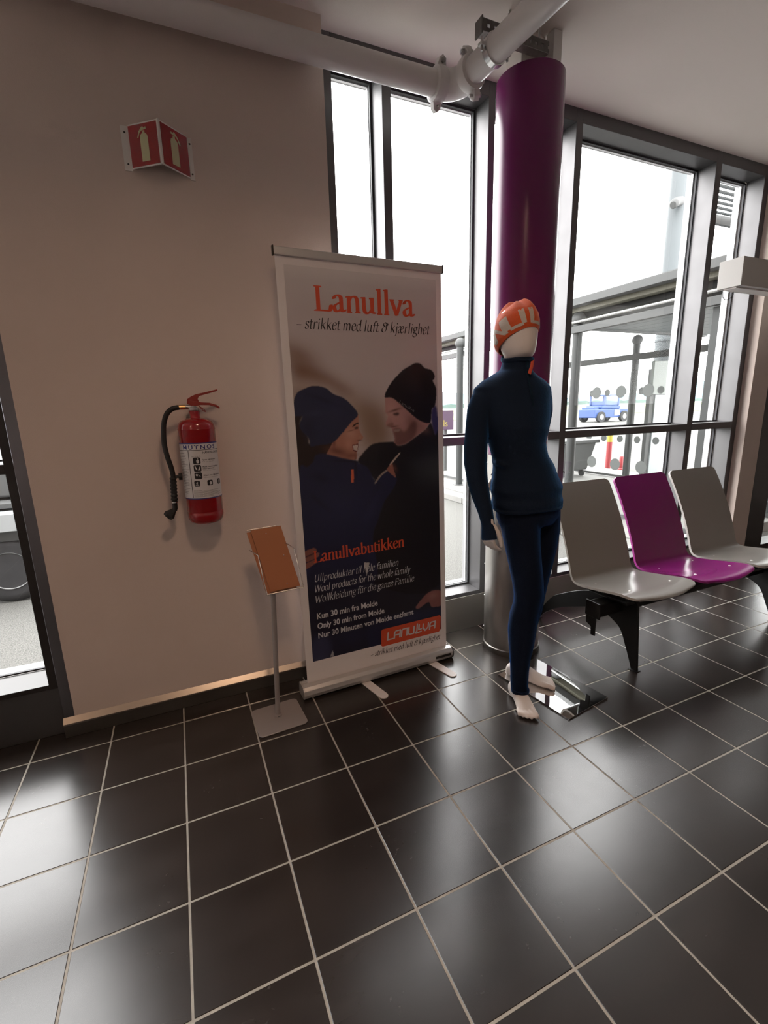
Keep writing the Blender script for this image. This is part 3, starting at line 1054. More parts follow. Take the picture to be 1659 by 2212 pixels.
def seat_mesh():
    NU = 22
    vs, fs = [], []
    th = 0.013
    rows = len(pc)
    nrmv = []
    for i in range(rows):
        t = (pc[min(i + 1, rows - 1)] - pc[max(i - 1, 0)]).normalized()
        nrmv.append(Vector((0, -t.z, t.y)))      # upward / forward side
    for i in range(rows):
        s = sl[i]
        # half width with rounded front and top corners
        hw = 0.238 + 0.012 * max(0.0, 1 - s / 0.45)
        dfront = s
        dback = SLEN - s
        rc_f, rc_b = 0.075, 0.030
        if dfront < rc_f:
            hw -= rc_f - math.sqrt(max(0, rc_f ** 2 - (rc_f - dfront) ** 2))
        if dback < rc_b:
            hw -= rc_b - math.sqrt(max(0, rc_b ** 2 - (rc_b - dback) ** 2))
        # bowed front lip
        for j in range(NU + 1):
            f = -1 + 2 * j / NU
            x = hw * f
            bow = 0.0
            if s < 0.25:
                bow = 0.030 * (f * f) * (1 - s / 0.25)
            dish = 0.010 * (1 - f * f) * math.exp(-((s - 0.22) / 0.12) ** 2)
            p = pc[i] + Vector((x, bow, -dish))
            vs.append(tuple(p))
    n1 = len(vs)
    for i in range(rows):
        for j in range(NU + 1):
            p = Vector(vs[i * (NU + 1) + j]) - nrmv[i] * th
            vs.append(tuple(p))
    W_ = NU + 1
    for i in range(rows - 1):
        for j in range(NU):
            a = i * W_ + j
            fs.append((a, a + 1, a + W_ + 1, a + W_))
            b = a + n1
            fs.append((b, b + W_, b + W_ + 1, b + 1))
    for j in range(NU):
        fs.append((j + 1, j, n1 + j, n1 + j + 1))
        a = (rows - 1) * W_ + j
        fs.append((a, a + 1, n1 + a + 1, n1 + a))
    for i in range(rows - 1):
        a = i * W_
        fs.append((a, a + W_, n1 + a + W_, n1 + a))
        a = i * W_ + NU
        fs.append((a + W_, a, n1 + a, n1 + a + W_))
    return vs, fs


sv, sf = seat_mesh()
seat_cols = ['grey_seat', 'purple_seat', 'grey_seat', 'grey_seat']
seat_lab = ['grey seat shell next to the mannequin', 'purple seat shell', 'grey seat shell beside the purple one', 'grey seat shell at the far end']
for k, sx in enumerate(SEATX):
    g = G()
    g.add([(x + sx, y, z) for x, y, z in sv], sf)
    sh = g.build('seat_shell', seat_cols[k], bench, smooth=50, label=seat_lab[k], recalc=True)
    sh.data.materials.append(MATS['purple_edge_lit' if k == 1 else 'grey_edge_lit'])
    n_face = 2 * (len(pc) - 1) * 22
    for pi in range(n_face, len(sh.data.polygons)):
        sh.data.polygons[pi].material_index = 1  # rim faces get the paler colour that imitates light from the window
    for dx in (-0.155, 0.155):
        for yy, zz_ in ((-0.672, 0.4255), (-0.885, 0.4590)):
            G().lathe([(0.0085, -0.004), (0.0085, 0.0005), (0.007, 0.0022), (0.0, 0.003)], (sx + dx, yy, zz_ - 0.0035), 12).build('screw', 'screw_white', sh, smooth=50)
    # carrier under each shell
    G().box(sx - 0.17, sx + 0.17, -0.885, -0.64, 0.372, 0.388).build('seat_carrier', 'bench_black', bench, bevel=0.004)
    for dx in (-0.155, 0.155):
        G().obox((sx + dx, -0.76, 0.398), (0.012, 0, 0), (0, 0.11, -0.010), (0, 0.0012, 0.012)).build('carrier_arm', 'bench_black', bench, bevel=0.002)
G().box(2.055, 3.70, -0.815, -0.735, 0.300, 0.372).build('beam', 'bench_black', bench, bevel=0.006)
G().box(2.047, 2.056, -0.823, -0.727, 0.292, 0.380).build('beam_cap', 'bench_black', bench, bevel=0.003)


def arch_leg(x):
    """black sheet-steel bow: rear foot, long arch, front foot"""
    top = catmull([(0, -0.168, 0.0), (0, -0.205, 0.075), (0, -0.300, 0.195), (0, -0.400, 0.258), (0, -0.520, 0.318), (0, -0.640, 0.358), (0, -0.760, 0.380), (0, -0.860, 0.388), (0, -0.898, 0.376),
                   (0, -0.908, 0.300), (0, -0.918, 0.180), (0, -0.926, 0.080), (0, -0.932, 0.0)], 5)
    bot = catmull([(0, -0.190, 0.0), (0, -0.235, 0.055), (0, -0.320, 0.118), (0, -0.410, 0.166), (0, -0.520, 0.212), (0, -0.640, 0.258), (0, -0.710, 0.248), (0, -0.775, 0.222), (0, -0.806, 0.200),
                   (0, -0.828, 0.165), (0, -0.850, 0.115), (0, -0.874, 0.060), (0, -0.896, 0.0)], 5)
    g = G()
    h = 0.006
    vs, fs = [], []
    for a, b in zip(top, bot):
        for sgn in (-h, h):
            vs.append((x + sgn, a.y, a.z))
            vs.append((x + sgn, b.y, b.z))
    for i in range(len(top) - 1):
        a = i * 4
        c = a + 4
        fs += [(a, c, c + 1, a + 1), (a + 2, a + 3, c + 3, c + 2), (a, a + 2, c + 2, c), (a + 1, c + 1, c + 3, a + 3)]
    fs += [(0, 1, 3, 2), ((len(top) - 1) * 4, (len(top) - 1) * 4 + 2, (len(top) - 1) * 4 + 3, (len(top) - 1) * 4 + 1)]
    g.add(vs, fs)
    leg = g.build('arched_leg', 'bench_black', bench, bevel=0.001, seg=1, recalc=True)
    G().box(x - 0.02, x + 0.02, -0.936, -0.890, 0.0, 0.004).build('foot_pad', 'bench_black', leg)
    G().box(x - 0.02, x + 0.02, -0.194, -0.164, 0.0, 0.004).build('foot_pad', 'bench_black', leg)
    return leg


arch_leg(2.235)
arch_leg(3.52)
# dangling end bracket below the beam
g = G()
g.prism([(-0.80, 0.300), (-0.735, 0.300), (-0.735, 0.250), (-0.770, 0.235), (-0.772, 0.190), (-0.798, 0.190)], (2.050, 0, 0), (0, 1, 0), (0, 0, 1), (0.006, 0, 0))
eb = g.build('end_bracket', 'bench_black', bench, bevel=0.001, recalc=True)
G().lathe([(0.005, 0), (0.005, 0.002), (0.0, 0.003)], (2.0505, -0.785, 0.205), 10, 'X').build('screw', 'steel_bright', eb, recalc=True)

# ------------------------------------------------------------------ white sign box hung from the ceiling at the right edge
mat('box_white', (0.62, 0.60, 0.57), 0.5)
bx0 = 3.20
sb = thing('hanging_sign_box', (3.85, -0.57, 2.055), 'white rectangular sign box hanging from the ceiling in front of the right window', 'sign box')
G().box(bx0, 4.5, -0.632, -0.498, 2.057, 2.212).build('housing', 'box_white', sb, bevel=0.002)
cb = catmull([(3.30, -0.47, 2.10), (3.275, -0.48, 2.03), (3.235, -0.50, 1.985), (3.195, -0.52, 1.975), (3.19, -0.49, 2.03)], 6)
cb = catmull([(3.315, -0.53, 2.057), (3.31, -0.528, 2.030), (3.285, -0.525, 2.010), (3.255, -0.52, 2.005), (3.24, -0.515, 2.02), (3.235, -0.512, 2.057)], 6)
G().tube(cb, 0.0018, 8).build('cable', 'rubber', sb, smooth=60)
G().box(3.215, 4.48, -0.60, -0.53, 2.050, 2.057).build('bottom_tray', 'sign_white', sb)
for xx in (3.75, 4.35):
    G().cyl((xx, -0.565, 2.212), (xx, -0.565, CEIL - 0.001), 0.006, 10).build('suspension_rod', 'zinc', sb)

# ------------------------------------------------------------------ roll-up banner
mat('banner_white', (0.86, 0.81, 0.80), 0.42, spec=0.4)
mat('banner_orange', (0.68, 0.085, 0.03), 0.45)
mat('banner_ink', (0.02, 0.015, 0.018), 0.45)
mat('banner_pale', (0.66, 0.66, 0.68), 0.45)
mat('cassette', (0.62, 0.60, 0.58), 0.34, metal=0.55)
attr_mat('banner_photo', 0.40, 0.4)

BA, BB = Vector((0.575, -0.352, 0.0)), Vector((1.405, -0.332, 0.0))
BU = (BB - BA).normalized()
BN0 = Vector((BU.y, -BU.x, 0))
BV = (Vector((0, 0, 1)) - BN0 * 0.03).normalized()
BNN = BU.cross(BV)          # points to the viewer
if BNN.y > 0:
    BNN = -BNN


def bpt(u, v, d=0.0):
    return BA + BU * u + BV * v + BNN * d


ban = thing('roll_up_banner', (0.99, -0.342, 0), 'tall roll-up banner with an orange heading and a printed couple in wool hats', 'banner')
# cassette: rounded aluminium housing
cs = [(-0.046, 0.010), (-0.040, 0.002), (0.030, 0.002), (0.046, 0.012), (0.052, 0.030), (0.048, 0.052), (0.034, 0.066), (0.006, 0.070), (0.002, 0.062), (-0.004, 0.062), (-0.008, 0.070), (-0.030, 0.068), (-0.044, 0.056), (-0.049, 0.034)]
G().prism(cs, BA - BU * 0.018, -BN0 * -1, Vector((0, 0, 1)), BU * 0.868).build('cassette', 'cassette', ban, recalc=True, bevel=0.001, seg=1)
for s, uu in ((-1, -0.024), (1, 0.850)):
    cap = [(a * 1.04, 0.001 + (b - 0.002) * 1.03) for a, b in cs if not (-0.01 < a < 0.01 and b > 0.06)]
    G().prism(cap, BA + BU * uu, BN0, Vector((0, 0, 1)), BU * 0.006).build('end_cap', 'screw_dark' if s > 0 else 'cassette', ban, recalc=True, bevel=0.001, seg=1)
# maker's plate
G().prism(rrect(0.735, 0.030, 0.835, 0.044, 0.003), BA + BN0 * 0.0520, BU, Vector((0, 0, 1)), BN0 * 0.0012).build('maker_plate', 'screw_dark', ban)
# swivel feet
for fu in (0.305, 0.715):
    fo = BA + BU * fu
    d_ = (BN0 + BU * 0.22).normalized()
    s_ = Vector((-d_.y, d_.x, 0))
    poly = [(-0.024, -0.02), (0.024, -0.02), (0.024, 0.190)] + [(0.024 * math.cos(a), 0.190 + 0.024 * math.sin(a)) for a in [math.pi * k / 10 for k in range(1, 10)]] + [(-0.024, 0.190)]
    G().prism(poly, fo + Vector((0, 0, 0.0)), s_, d_, (0, 0, 0.006)).build('swivel_foot', 'banner_white', ban, recalc=True, bevel=0.001, seg=1)
# top rail and support pole
G().obox(bpt(0.4225, 2.080, 0.004), BU * 0.419, BV * 0.017, BNN * 0.007).build('top_rail', 'cassette', ban, bevel=0.003)
for uu in (0.0025, 0.8425):
    G().obox(bpt(uu, 2.080, 0.004), BU * 0.003, BV * 0.019, BNN * 0.009).build('rail_cap', 'screw_dark', ban)
G().cyl(bpt(0.42, 0.05, -0.03), bpt(0.42, 2.07, -0.012), 0.008, 12).build('support_pole', 'zinc', ban, smooth=40)
# vinyl sheet, very slightly bowed
vs, fs = [], []
NU_, NV_ = 16, 40
U0, U1, V0, V1 = 0.010, 0.838, 0.050, 2.066


def bow(u, v):
    return 0.0035 * math.sin(math.pi * (u - U0) / (U1 - U0)) * math.sin(math.pi * (v - V0) / (V1 - V0))


for side in (0.0, -0.0008):
    for j in range(NV_ + 1):
        for i in range(NU_ + 1):
            u = U0 + (U1 - U0) * i / NU_
            v = V0 + (V1 - V0) * j / NV_
            vs.append(tuple(bpt(u, v, side + bow(u, v))))
W_ = NU_ + 1
n1 = W_ * (NV_ + 1)
for j in range(NV_):
    for i in range(NU_):
        a = j * W_ + i
        fs.append((a, a + 1, a + W_ + 1, a + W_))
        b = a + n1
        fs.append((b, b + W_, b + W_ + 1, b + 1))
for i in range(NU_):
    fs.append((i, n1 + i, n1 + i + 1, i + 1))
    a = NV_ * W_ + i
    fs.append((a, a + 1, n1 + a + 1, n1 + a))
for j in range(NV_):
    a = j * W_
    fs.append((a, a + W_, n1 + a + W_, n1 + a))
    a = j * W_ + NU_
    fs.append((a + W_, a, n1 + a, n1 + a + W_))
g = G()
g.add(vs, fs)
sheet = g.build('printed_sheet', 'banner_white', ban, smooth=60, recalc=True)

# ---- the printed photograph: colours computed point by point on a fine grid
ART = {
    'hat_w': [(0.046, 1.454), (0.06, 1.489), (0.085, 1.506), (0.138, 1.524), (0.18, 1.521), (0.209, 1.51), (0.237, 1.487), (0.286, 1.468), (0.325, 1.435), (0.356, 1.389), (0.32, 1.355), (0.266, 1.3), (0.228, 1.268), (0.192, 1.256), (0.143, 1.254), (0.111, 1.251), (0.104, 1.289), (0.071, 1.327), (0.066, 1.355), (0.081, 1.39), (0.048, 1.393), (0.046, 1.427)],
    'hair': [(0.112, 1.261), (0.229, 1.278), (0.189, 1.209), (0.138, 1.179), (0.076, 1.137), (0.041, 1.121), (0.046, 1.274), (0.047, 1.396), (0.083, 1.395), (0.066, 1.355), (0.102, 1.294)],
    'face_w': [(0.356, 1.391), (0.356, 1.353), (0.356, 1.325), (0.364, 1.3), (0.378, 1.28), (0.371, 1.271), (0.355, 1.267), (0.349, 1.252), (0.346, 1.228), (0.338, 1.209), (0.339, 1.177), (0.321, 1.171), (0.269, 1.18), (0.184, 1.209), (0.223, 1.269), (0.266, 1.304), (0.321, 1.359)],
    'teeth': [(0.32, 1.243), (0.347, 1.245), (0.343, 1.216), (0.324, 1.222)],
    'lips': [(0.317, 1.247), (0.349, 1.25), (0.35, 1.24), (0.344, 1.214), (0.333, 1.21), (0.321, 1.218)],
    'brow_w': [(0.325, 1.338), (0.346, 1.35), (0.356, 1.35), (0.355, 1.345), (0.346, 1.344), (0.327, 1.331)],
    'eye_w': [(0.332, 1.327), (0.345, 1.331), (0.353, 1.329), (0.35, 1.321), (0.337, 1.321)],
    'cheek_w': [(0.274, 1.271), (0.306, 1.284), (0.32, 1.259), (0.308, 1.23), (0.272, 1.228)],
    'swe_w': [(0.044, 1.121), (0.087, 1.155), (0.12, 1.181), (0.13, 1.208), (0.179, 1.212), (0.269, 1.185), (0.336, 1.168), (0.351, 1.154), (0.393, 1.131), (0.418, 1.079), (0.434, 1.057), (0.463, 1.083), (0.495, 1.111), (0.55, 1.067), (0.534, 1.017), (0.473, 0.945), (0.435, 0.855), (0.403, 0.77), (0.392, 0.528), (-0.003, 0.603)],
    'cuff_w': [(0.428, 1.053), (0.457, 1.088), (0.495, 1.111), (0.503, 1.107), (0.463, 1.08), (0.433, 1.047)],
    'fold1': [(0.097, 1.025), (0.14, 0.991), (0.197, 0.93), (0.206, 0.914), (0.148, 0.961), (0.101, 1.01)],
    'fold2': [(0.385, 0.955), (0.445, 1.051), (0.461, 1.045), (0.412, 0.962), (0.371, 0.905)],
    'pull': [(0.305, 1.129), (0.319, 1.129), (0.316, 1.063), (0.302, 1.063)],
    'hat_m': [(0.502, 1.467), (0.511, 1.498), (0.543, 1.541), (0.601, 1.594), (0.647, 1.619), (0.682, 1.634), (0.711, 1.629), (0.733, 1.61), (0.769, 1.601), (0.789, 1.581), (0.789, 1.556), (0.779, 1.546), (0.797, 1.516), (0.799, 1.476), (0.789, 1.42), (0.77, 1.405), (0.763, 1.344), (0.744, 1.333), (0.691, 1.351), (0.628, 1.399), (0.573, 1.444), (0.535, 1.467)],
    'face_m': [(0.502, 1.47), (0.535, 1.469), (0.573, 1.447), (0.628, 1.401), (0.691, 1.354), (0.755, 1.333), (0.726, 1.302), (0.653, 1.259), (0.611, 1.236), (0.565, 1.228), (0.545, 1.244), (0.549, 1.267), (0.539, 1.302), (0.529, 1.322), (0.504, 1.331), (0.501, 1.343), (0.517, 1.377), (0.504, 1.397)],
    'beard': [(0.54, 1.31), (0.574, 1.316), (0.608, 1.299), (0.656, 1.348), (0.679, 1.332), (0.665, 1.271), (0.611, 1.236), (0.565, 1.228), (0.546, 1.244), (0.549, 1.267)],
    'mouth_m': [(0.542, 1.307), (0.568, 1.311), (0.582, 1.309), (0.573, 1.298), (0.55, 1.297)],
    'eye_m': [(0.545, 1.388), (0.565, 1.393), (0.579, 1.389), (0.571, 1.379), (0.551, 1.38)],
    'noseshade': [(0.504, 1.329), (0.53, 1.347), (0.546, 1.337), (0.534, 1.322)],
    'body_m': [(0.544, 1.249), (0.454, 1.249), (0.415, 1.239), (0.376, 1.207), (0.344, 1.16), (0.418, 1.079), (0.434, 1.057), (0.473, 0.945), (0.403, 0.77), (0.392, 0.528), (0.807, 0.45), (0.811, 1.232), (0.789, 1.27), (0.768, 1.328), (0.755, 1.333), (0.726, 1.302), (0.653, 1.259), (0.611, 1.236), (0.565, 1.23)],
    'blue_r': [(0.77, 1.405), (0.801, 1.409), (0.81, 1.238), (0.785, 1.27), (0.768, 1.328)],
    'hand_w': [(0.498, 1.116), (0.513, 1.132), (0.527, 1.142), (0.535, 1.125), (0.538, 1.107), (0.548, 1.068), (0.533, 1.078), (0.503, 1.105)],
    'zipline': [(0.517, 1.141), (0.568, 1.189), (0.574, 1.185), (0.524, 1.137)],
    'brown1': [(0.045, 1.645), (0.121, 1.625), (0.223, 1.573), (0.329, 1.504), (0.358, 1.472), (0.287, 1.482), (0.21, 1.528), (0.139, 1.542), (0.051, 1.55)],
    'brown2': [(0.05, 1.542), (0.22, 1.524), (0.358, 1.467), (0.505, 1.416), (0.513, 1.348), (0.543, 1.247), (0.376, 1.207), (0.351, 1.353), (0.286, 1.477), (0.209, 1.514), (0.043, 1.454)],
    'fing1': [(0.044, 0.751), (0.09, 0.763), (0.103, 0.753), (0.1, 0.742), (0.054, 0.728), (0.042, 0.725)],
    'fing2': [(0.044, 0.72), (0.109, 0.737), (0.116, 0.725), (0.108, 0.715), (0.047, 0.697)],
    'fing3': [(0.044, 0.689), (0.095, 0.704), (0.102, 0.696), (0.096, 0.685), (0.047, 0.664)],
    'hand_m': [(0.642, 0.339), (0.662, 0.328), (0.724, 0.354), (0.742, 0.323), (0.766, 0.316), (0.81, 0.321), (0.811, 0.397), (0.762, 0.415), (0.713, 0.403), (0.663, 0.363)],
    'tri1': [(0.348, 0.647), (0.38, 0.642), (0.361, 0.574)],
    'tri2': [(0.137, 0.178), (0.154, 0.21), (0.158, 0.175)],
    'jeans': [(0.358, 0.32), (0.492, 0.322), (0.81, 0.303), (0.808, 0.183), (0.418, 0.164), (0.355, 0.186)],
    'jeans2': [(0.049, 0.289), (0.131, 0.289), (0.139, 0.182), (0.043, 0.172)],
    'logo': [(0.436, 0.251), (0.812, 0.258), (0.819, 0.253), (0.804, 0.173), (0.798, 0.168), (0.429, 0.158), (0.423, 0.164), (0.43, 0.247)],
    'white_r': [(0.793, 0.722), (0.808, 0.731), (0.807, 0.672), (0.792, 0.685)],
}
PU0, PU1, PV0, PV1 = 0.046, 0.806, 0.174, 2.030
STEP = 0.0026
nu = int((PU1 - PU0) / STEP) + 1
nv_ = int((PV1 - PV0) / STEP) + 1
gu, gv = np.meshgrid(np.linspace(PU0, PU1, nu), np.linspace(PV0, PV1, nv_))


def poly_mask(poly):
    inside = np.zeros(gu.shape, bool)
    n = len(poly)
    for i in range(n):
        x1, y1 = poly[i]
        x2, y2 = poly[(i + 1) % n]
        if y1 == y2:
            continue
        c = ((y1 > gv) != (y2 > gv)) & (gu < (x2 - x1) * (gv - y1) / (y2 - y1) + x1)
        inside ^= c
    return inside.astype(float)


def blur(m, s):
    """gaussian blur, s in metres"""
    k = s / STEP
    if k < 0.3:
        return m
    r = int(3 * k) + 1
    w = np.exp(-0.5 * (np.arange(-r, r + 1) / k) ** 2)
    w /= w.sum()
    p = np.pad(m, ((r, r), (r, r)), mode='edge')
    t = sum(w[i] * p[i:i + m.shape[0], :] for i in range(2 * r + 1))
    return sum(w[i] * t[:, i:i + m.shape[1]] for i in range(2 * r + 1))


def smooth_poly(poly, sub=4):
    pts = [Vector((a, b, 0)) for a, b in poly]
    P = [pts[-1]] + pts + [pts[0], pts[1]]
    out = []
    for i in range(1, len(P) - 2):
        p0, p1, p2, p3 = P[i - 1], P[i], P[i + 1], P[i + 2]
        for s in range(sub):
            t = s / sub
            q = 0.5 * ((2 * p1) + (p2 - p0) * t + (2 * p0 - 5 * p1 + 4 * p2 - p3) * t * t + (3 * p1 - p0 - 3 * p2 + p3) * t ** 3)
            out.append((q.x, q.y))
    return out


img = np.zeros(gu.shape + (3,))


def lay(mask, rgb, a=1.0):
    global img
    m = (mask * a)[..., None]
    img = img * (1 - m) + np.array(rgb) * m


def shape(key, rgb, soft=0.0016, a=1.0, smooth=True):
    p = ART[key]
    lay(blur(poly_mask(smooth_poly(p) if smooth else p), soft), rgb, a)


def blob(u, v, ru, rv_, rgb, a, rot=0.0):
    c, s = math.cos(rot), math.sin(rot)
    du, dv_ = gu - u, gv - v
    x, y = (du * c + dv_ * s) / ru, (-du * s + dv_ * c) / rv_
    lay(np.exp(-(x * x + y * y)), rgb, a)


# pale sky fading to white at the very top, blurred brown hill behind
t = np.clip((gv - 1.30) / 0.72, 0, 1)
img[...] = (0.58, 0.52, 0.53)
sky = np.clip((gv - 1.86) / 0.17, 0, 1)
lay(sky, (0.70, 0.67, 0.67), 0.75)
edge = np.clip(np.minimum(gu - PU0, PU1 - gu) / 0.02, 0, 1)
lay(blur(poly_mask(ART['brown1']), 0.024), (0.19, 0.090, 0.050), 1.0)
lay(blur(poly_mask(ART['brown2']), 0.035), (0.34, 0.225, 0.155), 0.95)
blob(0.08, 1.66, 0.10, 0.05, (0.22, 0.11, 0.065), 0.7, -0.4)
blob(0.44, 1.33, 0.07, 0.16, (0.20, 0.135, 0.10), 0.5, 0.3)
blob(0.06, 1.33, 0.05, 0.12, (0.10, 0.07, 0.035), 0.9)
lay(np.clip((1.15 - gv) / 0.1, 0, 1), (0.02, 0.018, 0.03))
# man
shape('blue_r', (0.050, 0.045, 0.16), 0.004)
shape('body_m', (0.0135, 0.011, 0.015), 0.0025)
shape('face_m', (0.46, 0.25, 0.235), 0.0012, smooth=False)
blob(0.535, 1.40, 0.030, 0.05, (0.56, 0.33, 0.31), 0.8)
blob(0.60, 1.36, 0.05, 0.04, (0.52, 0.30, 0.285), 0.7)
blob(0.65, 1.335, 0.035, 0.05, (0.17, 0.065, 0.06), 0.6, 0.5)
blob(0.70, 1.32, 0.05, 0.02, (0.33, 0.18, 0.16), 0.6, -0.6)
shape('beard', (0.12, 0.050, 0.042), 0.006, 0.75)
shape('eye_m', (0.045, 0.020, 0.020), 0.003, 0.9)
blob(0.555, 1.405, 0.035, 0.006, (0.09, 0.04, 0.035), 0.8, 0.25)
shape('mouth_m', (0.34, 0.24, 0.22), 0.0016, 0.9)
blob(0.548, 1.325, 0.022, 0.004, (0.07, 0.02, 0.02), 0.7, 0.1)
shape('noseshade', (0.14, 0.055, 0.05), 0.004, 0.6)
blob(0.527, 1.352, 0.010, 0.014, (0.42, 0.24, 0.22), 0.7)
shape('hat_m', (0.0125, 0.009, 0.012), 0.0016)
blob(0.66, 1.55, 0.05, 0.05, (0.024, 0.017, 0.02), 0.8, 0.5)
blob(0.74, 1.53, 0.03, 0.06, (0.004, 0.003, 0.004), 0.7, 0.3)
# woman
shape('hair', (0.022, 0.011, 0.010), 0.003)
blob(0.108, 1.275, 0.004, 0.012, (0.45, 0.30, 0.22), 0.6, 0.5)
shape('face_w', (0.43, 0.195, 0.140), 0.0012, smooth=False)
blob(0.315, 1.30, 0.035, 0.03, (0.56, 0.31, 0.24), 0.8)
blob(0.30, 1.25, 0.02, 0.025, (0.58, 0.30, 0.23), 0.6)
blob(0.24, 1.22, 0.06, 0.02, (0.14, 0.05, 0.035), 0.8, -0.3)
blob(0.31, 1.195, 0.04, 0.012, (0.20, 0.08, 0.055), 0.7, 0.1)
blob(0.225, 1.27, 0.010, 0.03, (0.12, 0.03, 0.03), 0.8)
blob(0.362, 1.282, 0.008, 0.010, (0.46, 0.26, 0.19), 0.7)
blob(0.357, 1.266, 0.012, 0.004, (0.10, 0.03, 0.03), 0.8)
shape('brow_w', (0.020, 0.012, 0.010), 0.0012)
shape('eye_w', (0.015, 0.010, 0.010), 0.0018, 0.9)
blob(0.318, 1.315, 0.02, 0.003, (0.14, 0.06, 0.045), 0.6, 0.2)
shape('lips', (0.15, 0.025, 0.025), 0.0010, smooth=False)
shape('teeth', (0.62, 0.52, 0.48), 0.0010, smooth=False)
shape('hat_w', (0.020, 0.023, 0.062), 0.0016)
blob(0.19, 1.46, 0.09, 0.012, (0.011, 0.013, 0.040), 0.7, -0.35)
blob(0.14, 1.40, 0.06, 0.014, (0.034, 0.038, 0.090), 0.5, 0.1)
blob(0.24, 1.40, 0.05, 0.06, (0.027, 0.030, 0.080), 0.6)
blob(0.11, 1.33, 0.03, 0.05, (0.012, 0.013, 0.042), 0.7)
shape('swe_w', (0.0175, 0.0185, 0.058), 0.0025)
shape('fold1', (0.008, 0.008, 0.026), 0.008, 0.9)
shape('fold2', (0.008, 0.008, 0.026), 0.010, 0.8)
blob(0.15, 1.10, 0.05, 0.02, (0.008, 0.008, 0.030), 0.6, -0.4)
blob(0.25, 0.95, 0.12, 0.10, (0.024, 0.026, 0.080), 0.6)
blob(0.40, 0.93, 0.03, 0.12, (0.026, 0.028, 0.085), 0.6, -0.4)
blob(0.30, 1.168, 0.09, 0.006, (0.007, 0.007, 0.024), 0.8, -0.1)
blob(0.33, 1.14, 0.004, 0.05, (0.010, 0.008, 0.020), 0.8)
shape('cuff_w', (0.40, 0.33, 0.28), 0.0012, 0.8)
shape('hand_w', (0.34, 0.14, 0.105), 0.0014)
blob(0.545, 1.115, 0.010, 0.02, (0.14, 0.05, 0.04), 0.6, 0.4)
shape('zipline', (0.50, 0.40, 0.34), 0.0012)
shape('pull', (0.62, 0.13, 0.055), 0.0012, smooth=False)
# lower half: dark trousers and jeans, hands
low_ = np.clip((0.66 - gv) / 0.12, 0, 1) * np.clip((0.44 - gu) / 0.05, 0, 1)
lay(low_, (0.014, 0.014, 0.034), 0.7)
shape('jeans', (0.020, 0.022, 0.060), 0.012, 0.9)
shape('jeans2', (0.045, 0.048, 0.105), 0.016, 0.9)
blob(0.28, 0.26, 0.10, 0.05, (0.024, 0.026, 0.062), 0.7)
for k in ('fing1', 'fing2', 'fing3'):
    shape(k, (0.27, 0.105, 0.085), 0.0014)
blob(0.075, 0.73, 0.03, 0.004, (0.10, 0.03, 0.03), 0.8, 0.3)
shape('hand_m', (0.26, 0.105, 0.095), 0.0016)
blob(0.755, 0.385, 0.03, 0.02, (0.36, 0.18, 0.165), 0.7)
shape('tri1', (0.52, 0.50, 0.50), 0.001, smooth=False)
shape('tri2', (0.40, 0.40, 0.42), 0.001, smooth=False)
# paper margin where the print feathers out near the top
lay(1 - np.clip((2.026 - gv) / 0.05, 0, 1), (0.76, 0.72, 0.71), 0.8)

vsg = []
o0 = org(sheet)
D0 = np.array([0.0009])
uu, vv = gu.ravel(), gv.ravel()
dd = 0.0008 + 0.0035 * np.sin(math.pi * (uu - U0) / (U1 - U0)) * np.sin(math.pi * (vv - V0) / (V1 - V0))
co = np.array(BA - o0)[None, :] + np.outer(uu, np.array(BU)) + np.outer(vv, np.array(BV)) + np.outer(dd, np.array(BNN))
idx = np.arange(nu * nv_).reshape(nv_, nu)
quads = np.stack([idx[:-1, :-1], idx[:-1, 1:], idx[1:, 1:], idx[1:, :-1]], -1).reshape(-1, 4)
me = bpy.data.meshes.new('printed_photo')
me.vertices.add(len(co))
me.vertices.foreach_set('co', co.astype(np.float32).ravel())
me.loops.add(quads.size)
me.loops.foreach_set('vertex_index', quads.astype(np.int32).ravel())
me.polygons.add(len(quads))
me.polygons.foreach_set('loop_start', np.arange(0, quads.size, 4, dtype=np.int32))
me.polygons.foreach_set('loop_total', np.full(len(quads), 4, dtype=np.int32))
me.update(calc_edges=True)
ca = me.color_attributes.new('print', 'FLOAT_COLOR', 'POINT')
rgba = np.ones((nu * nv_, 4), np.float32)
rgba[:, :3] = np.clip(img.reshape(-1, 3), 0, 1)
ca.data.foreach_set('color', rgba.ravel())
me.materials.append(MATS['banner_photo'])
me.polygons.foreach_set('use_smooth', [True] * len(me.polygons))
po = bpy.data.objects.new('printed_photo', me)
COL.objects.link(po)
po.parent = sheet
po['label'] = 'printed photograph of a laughing couple in wool hats'

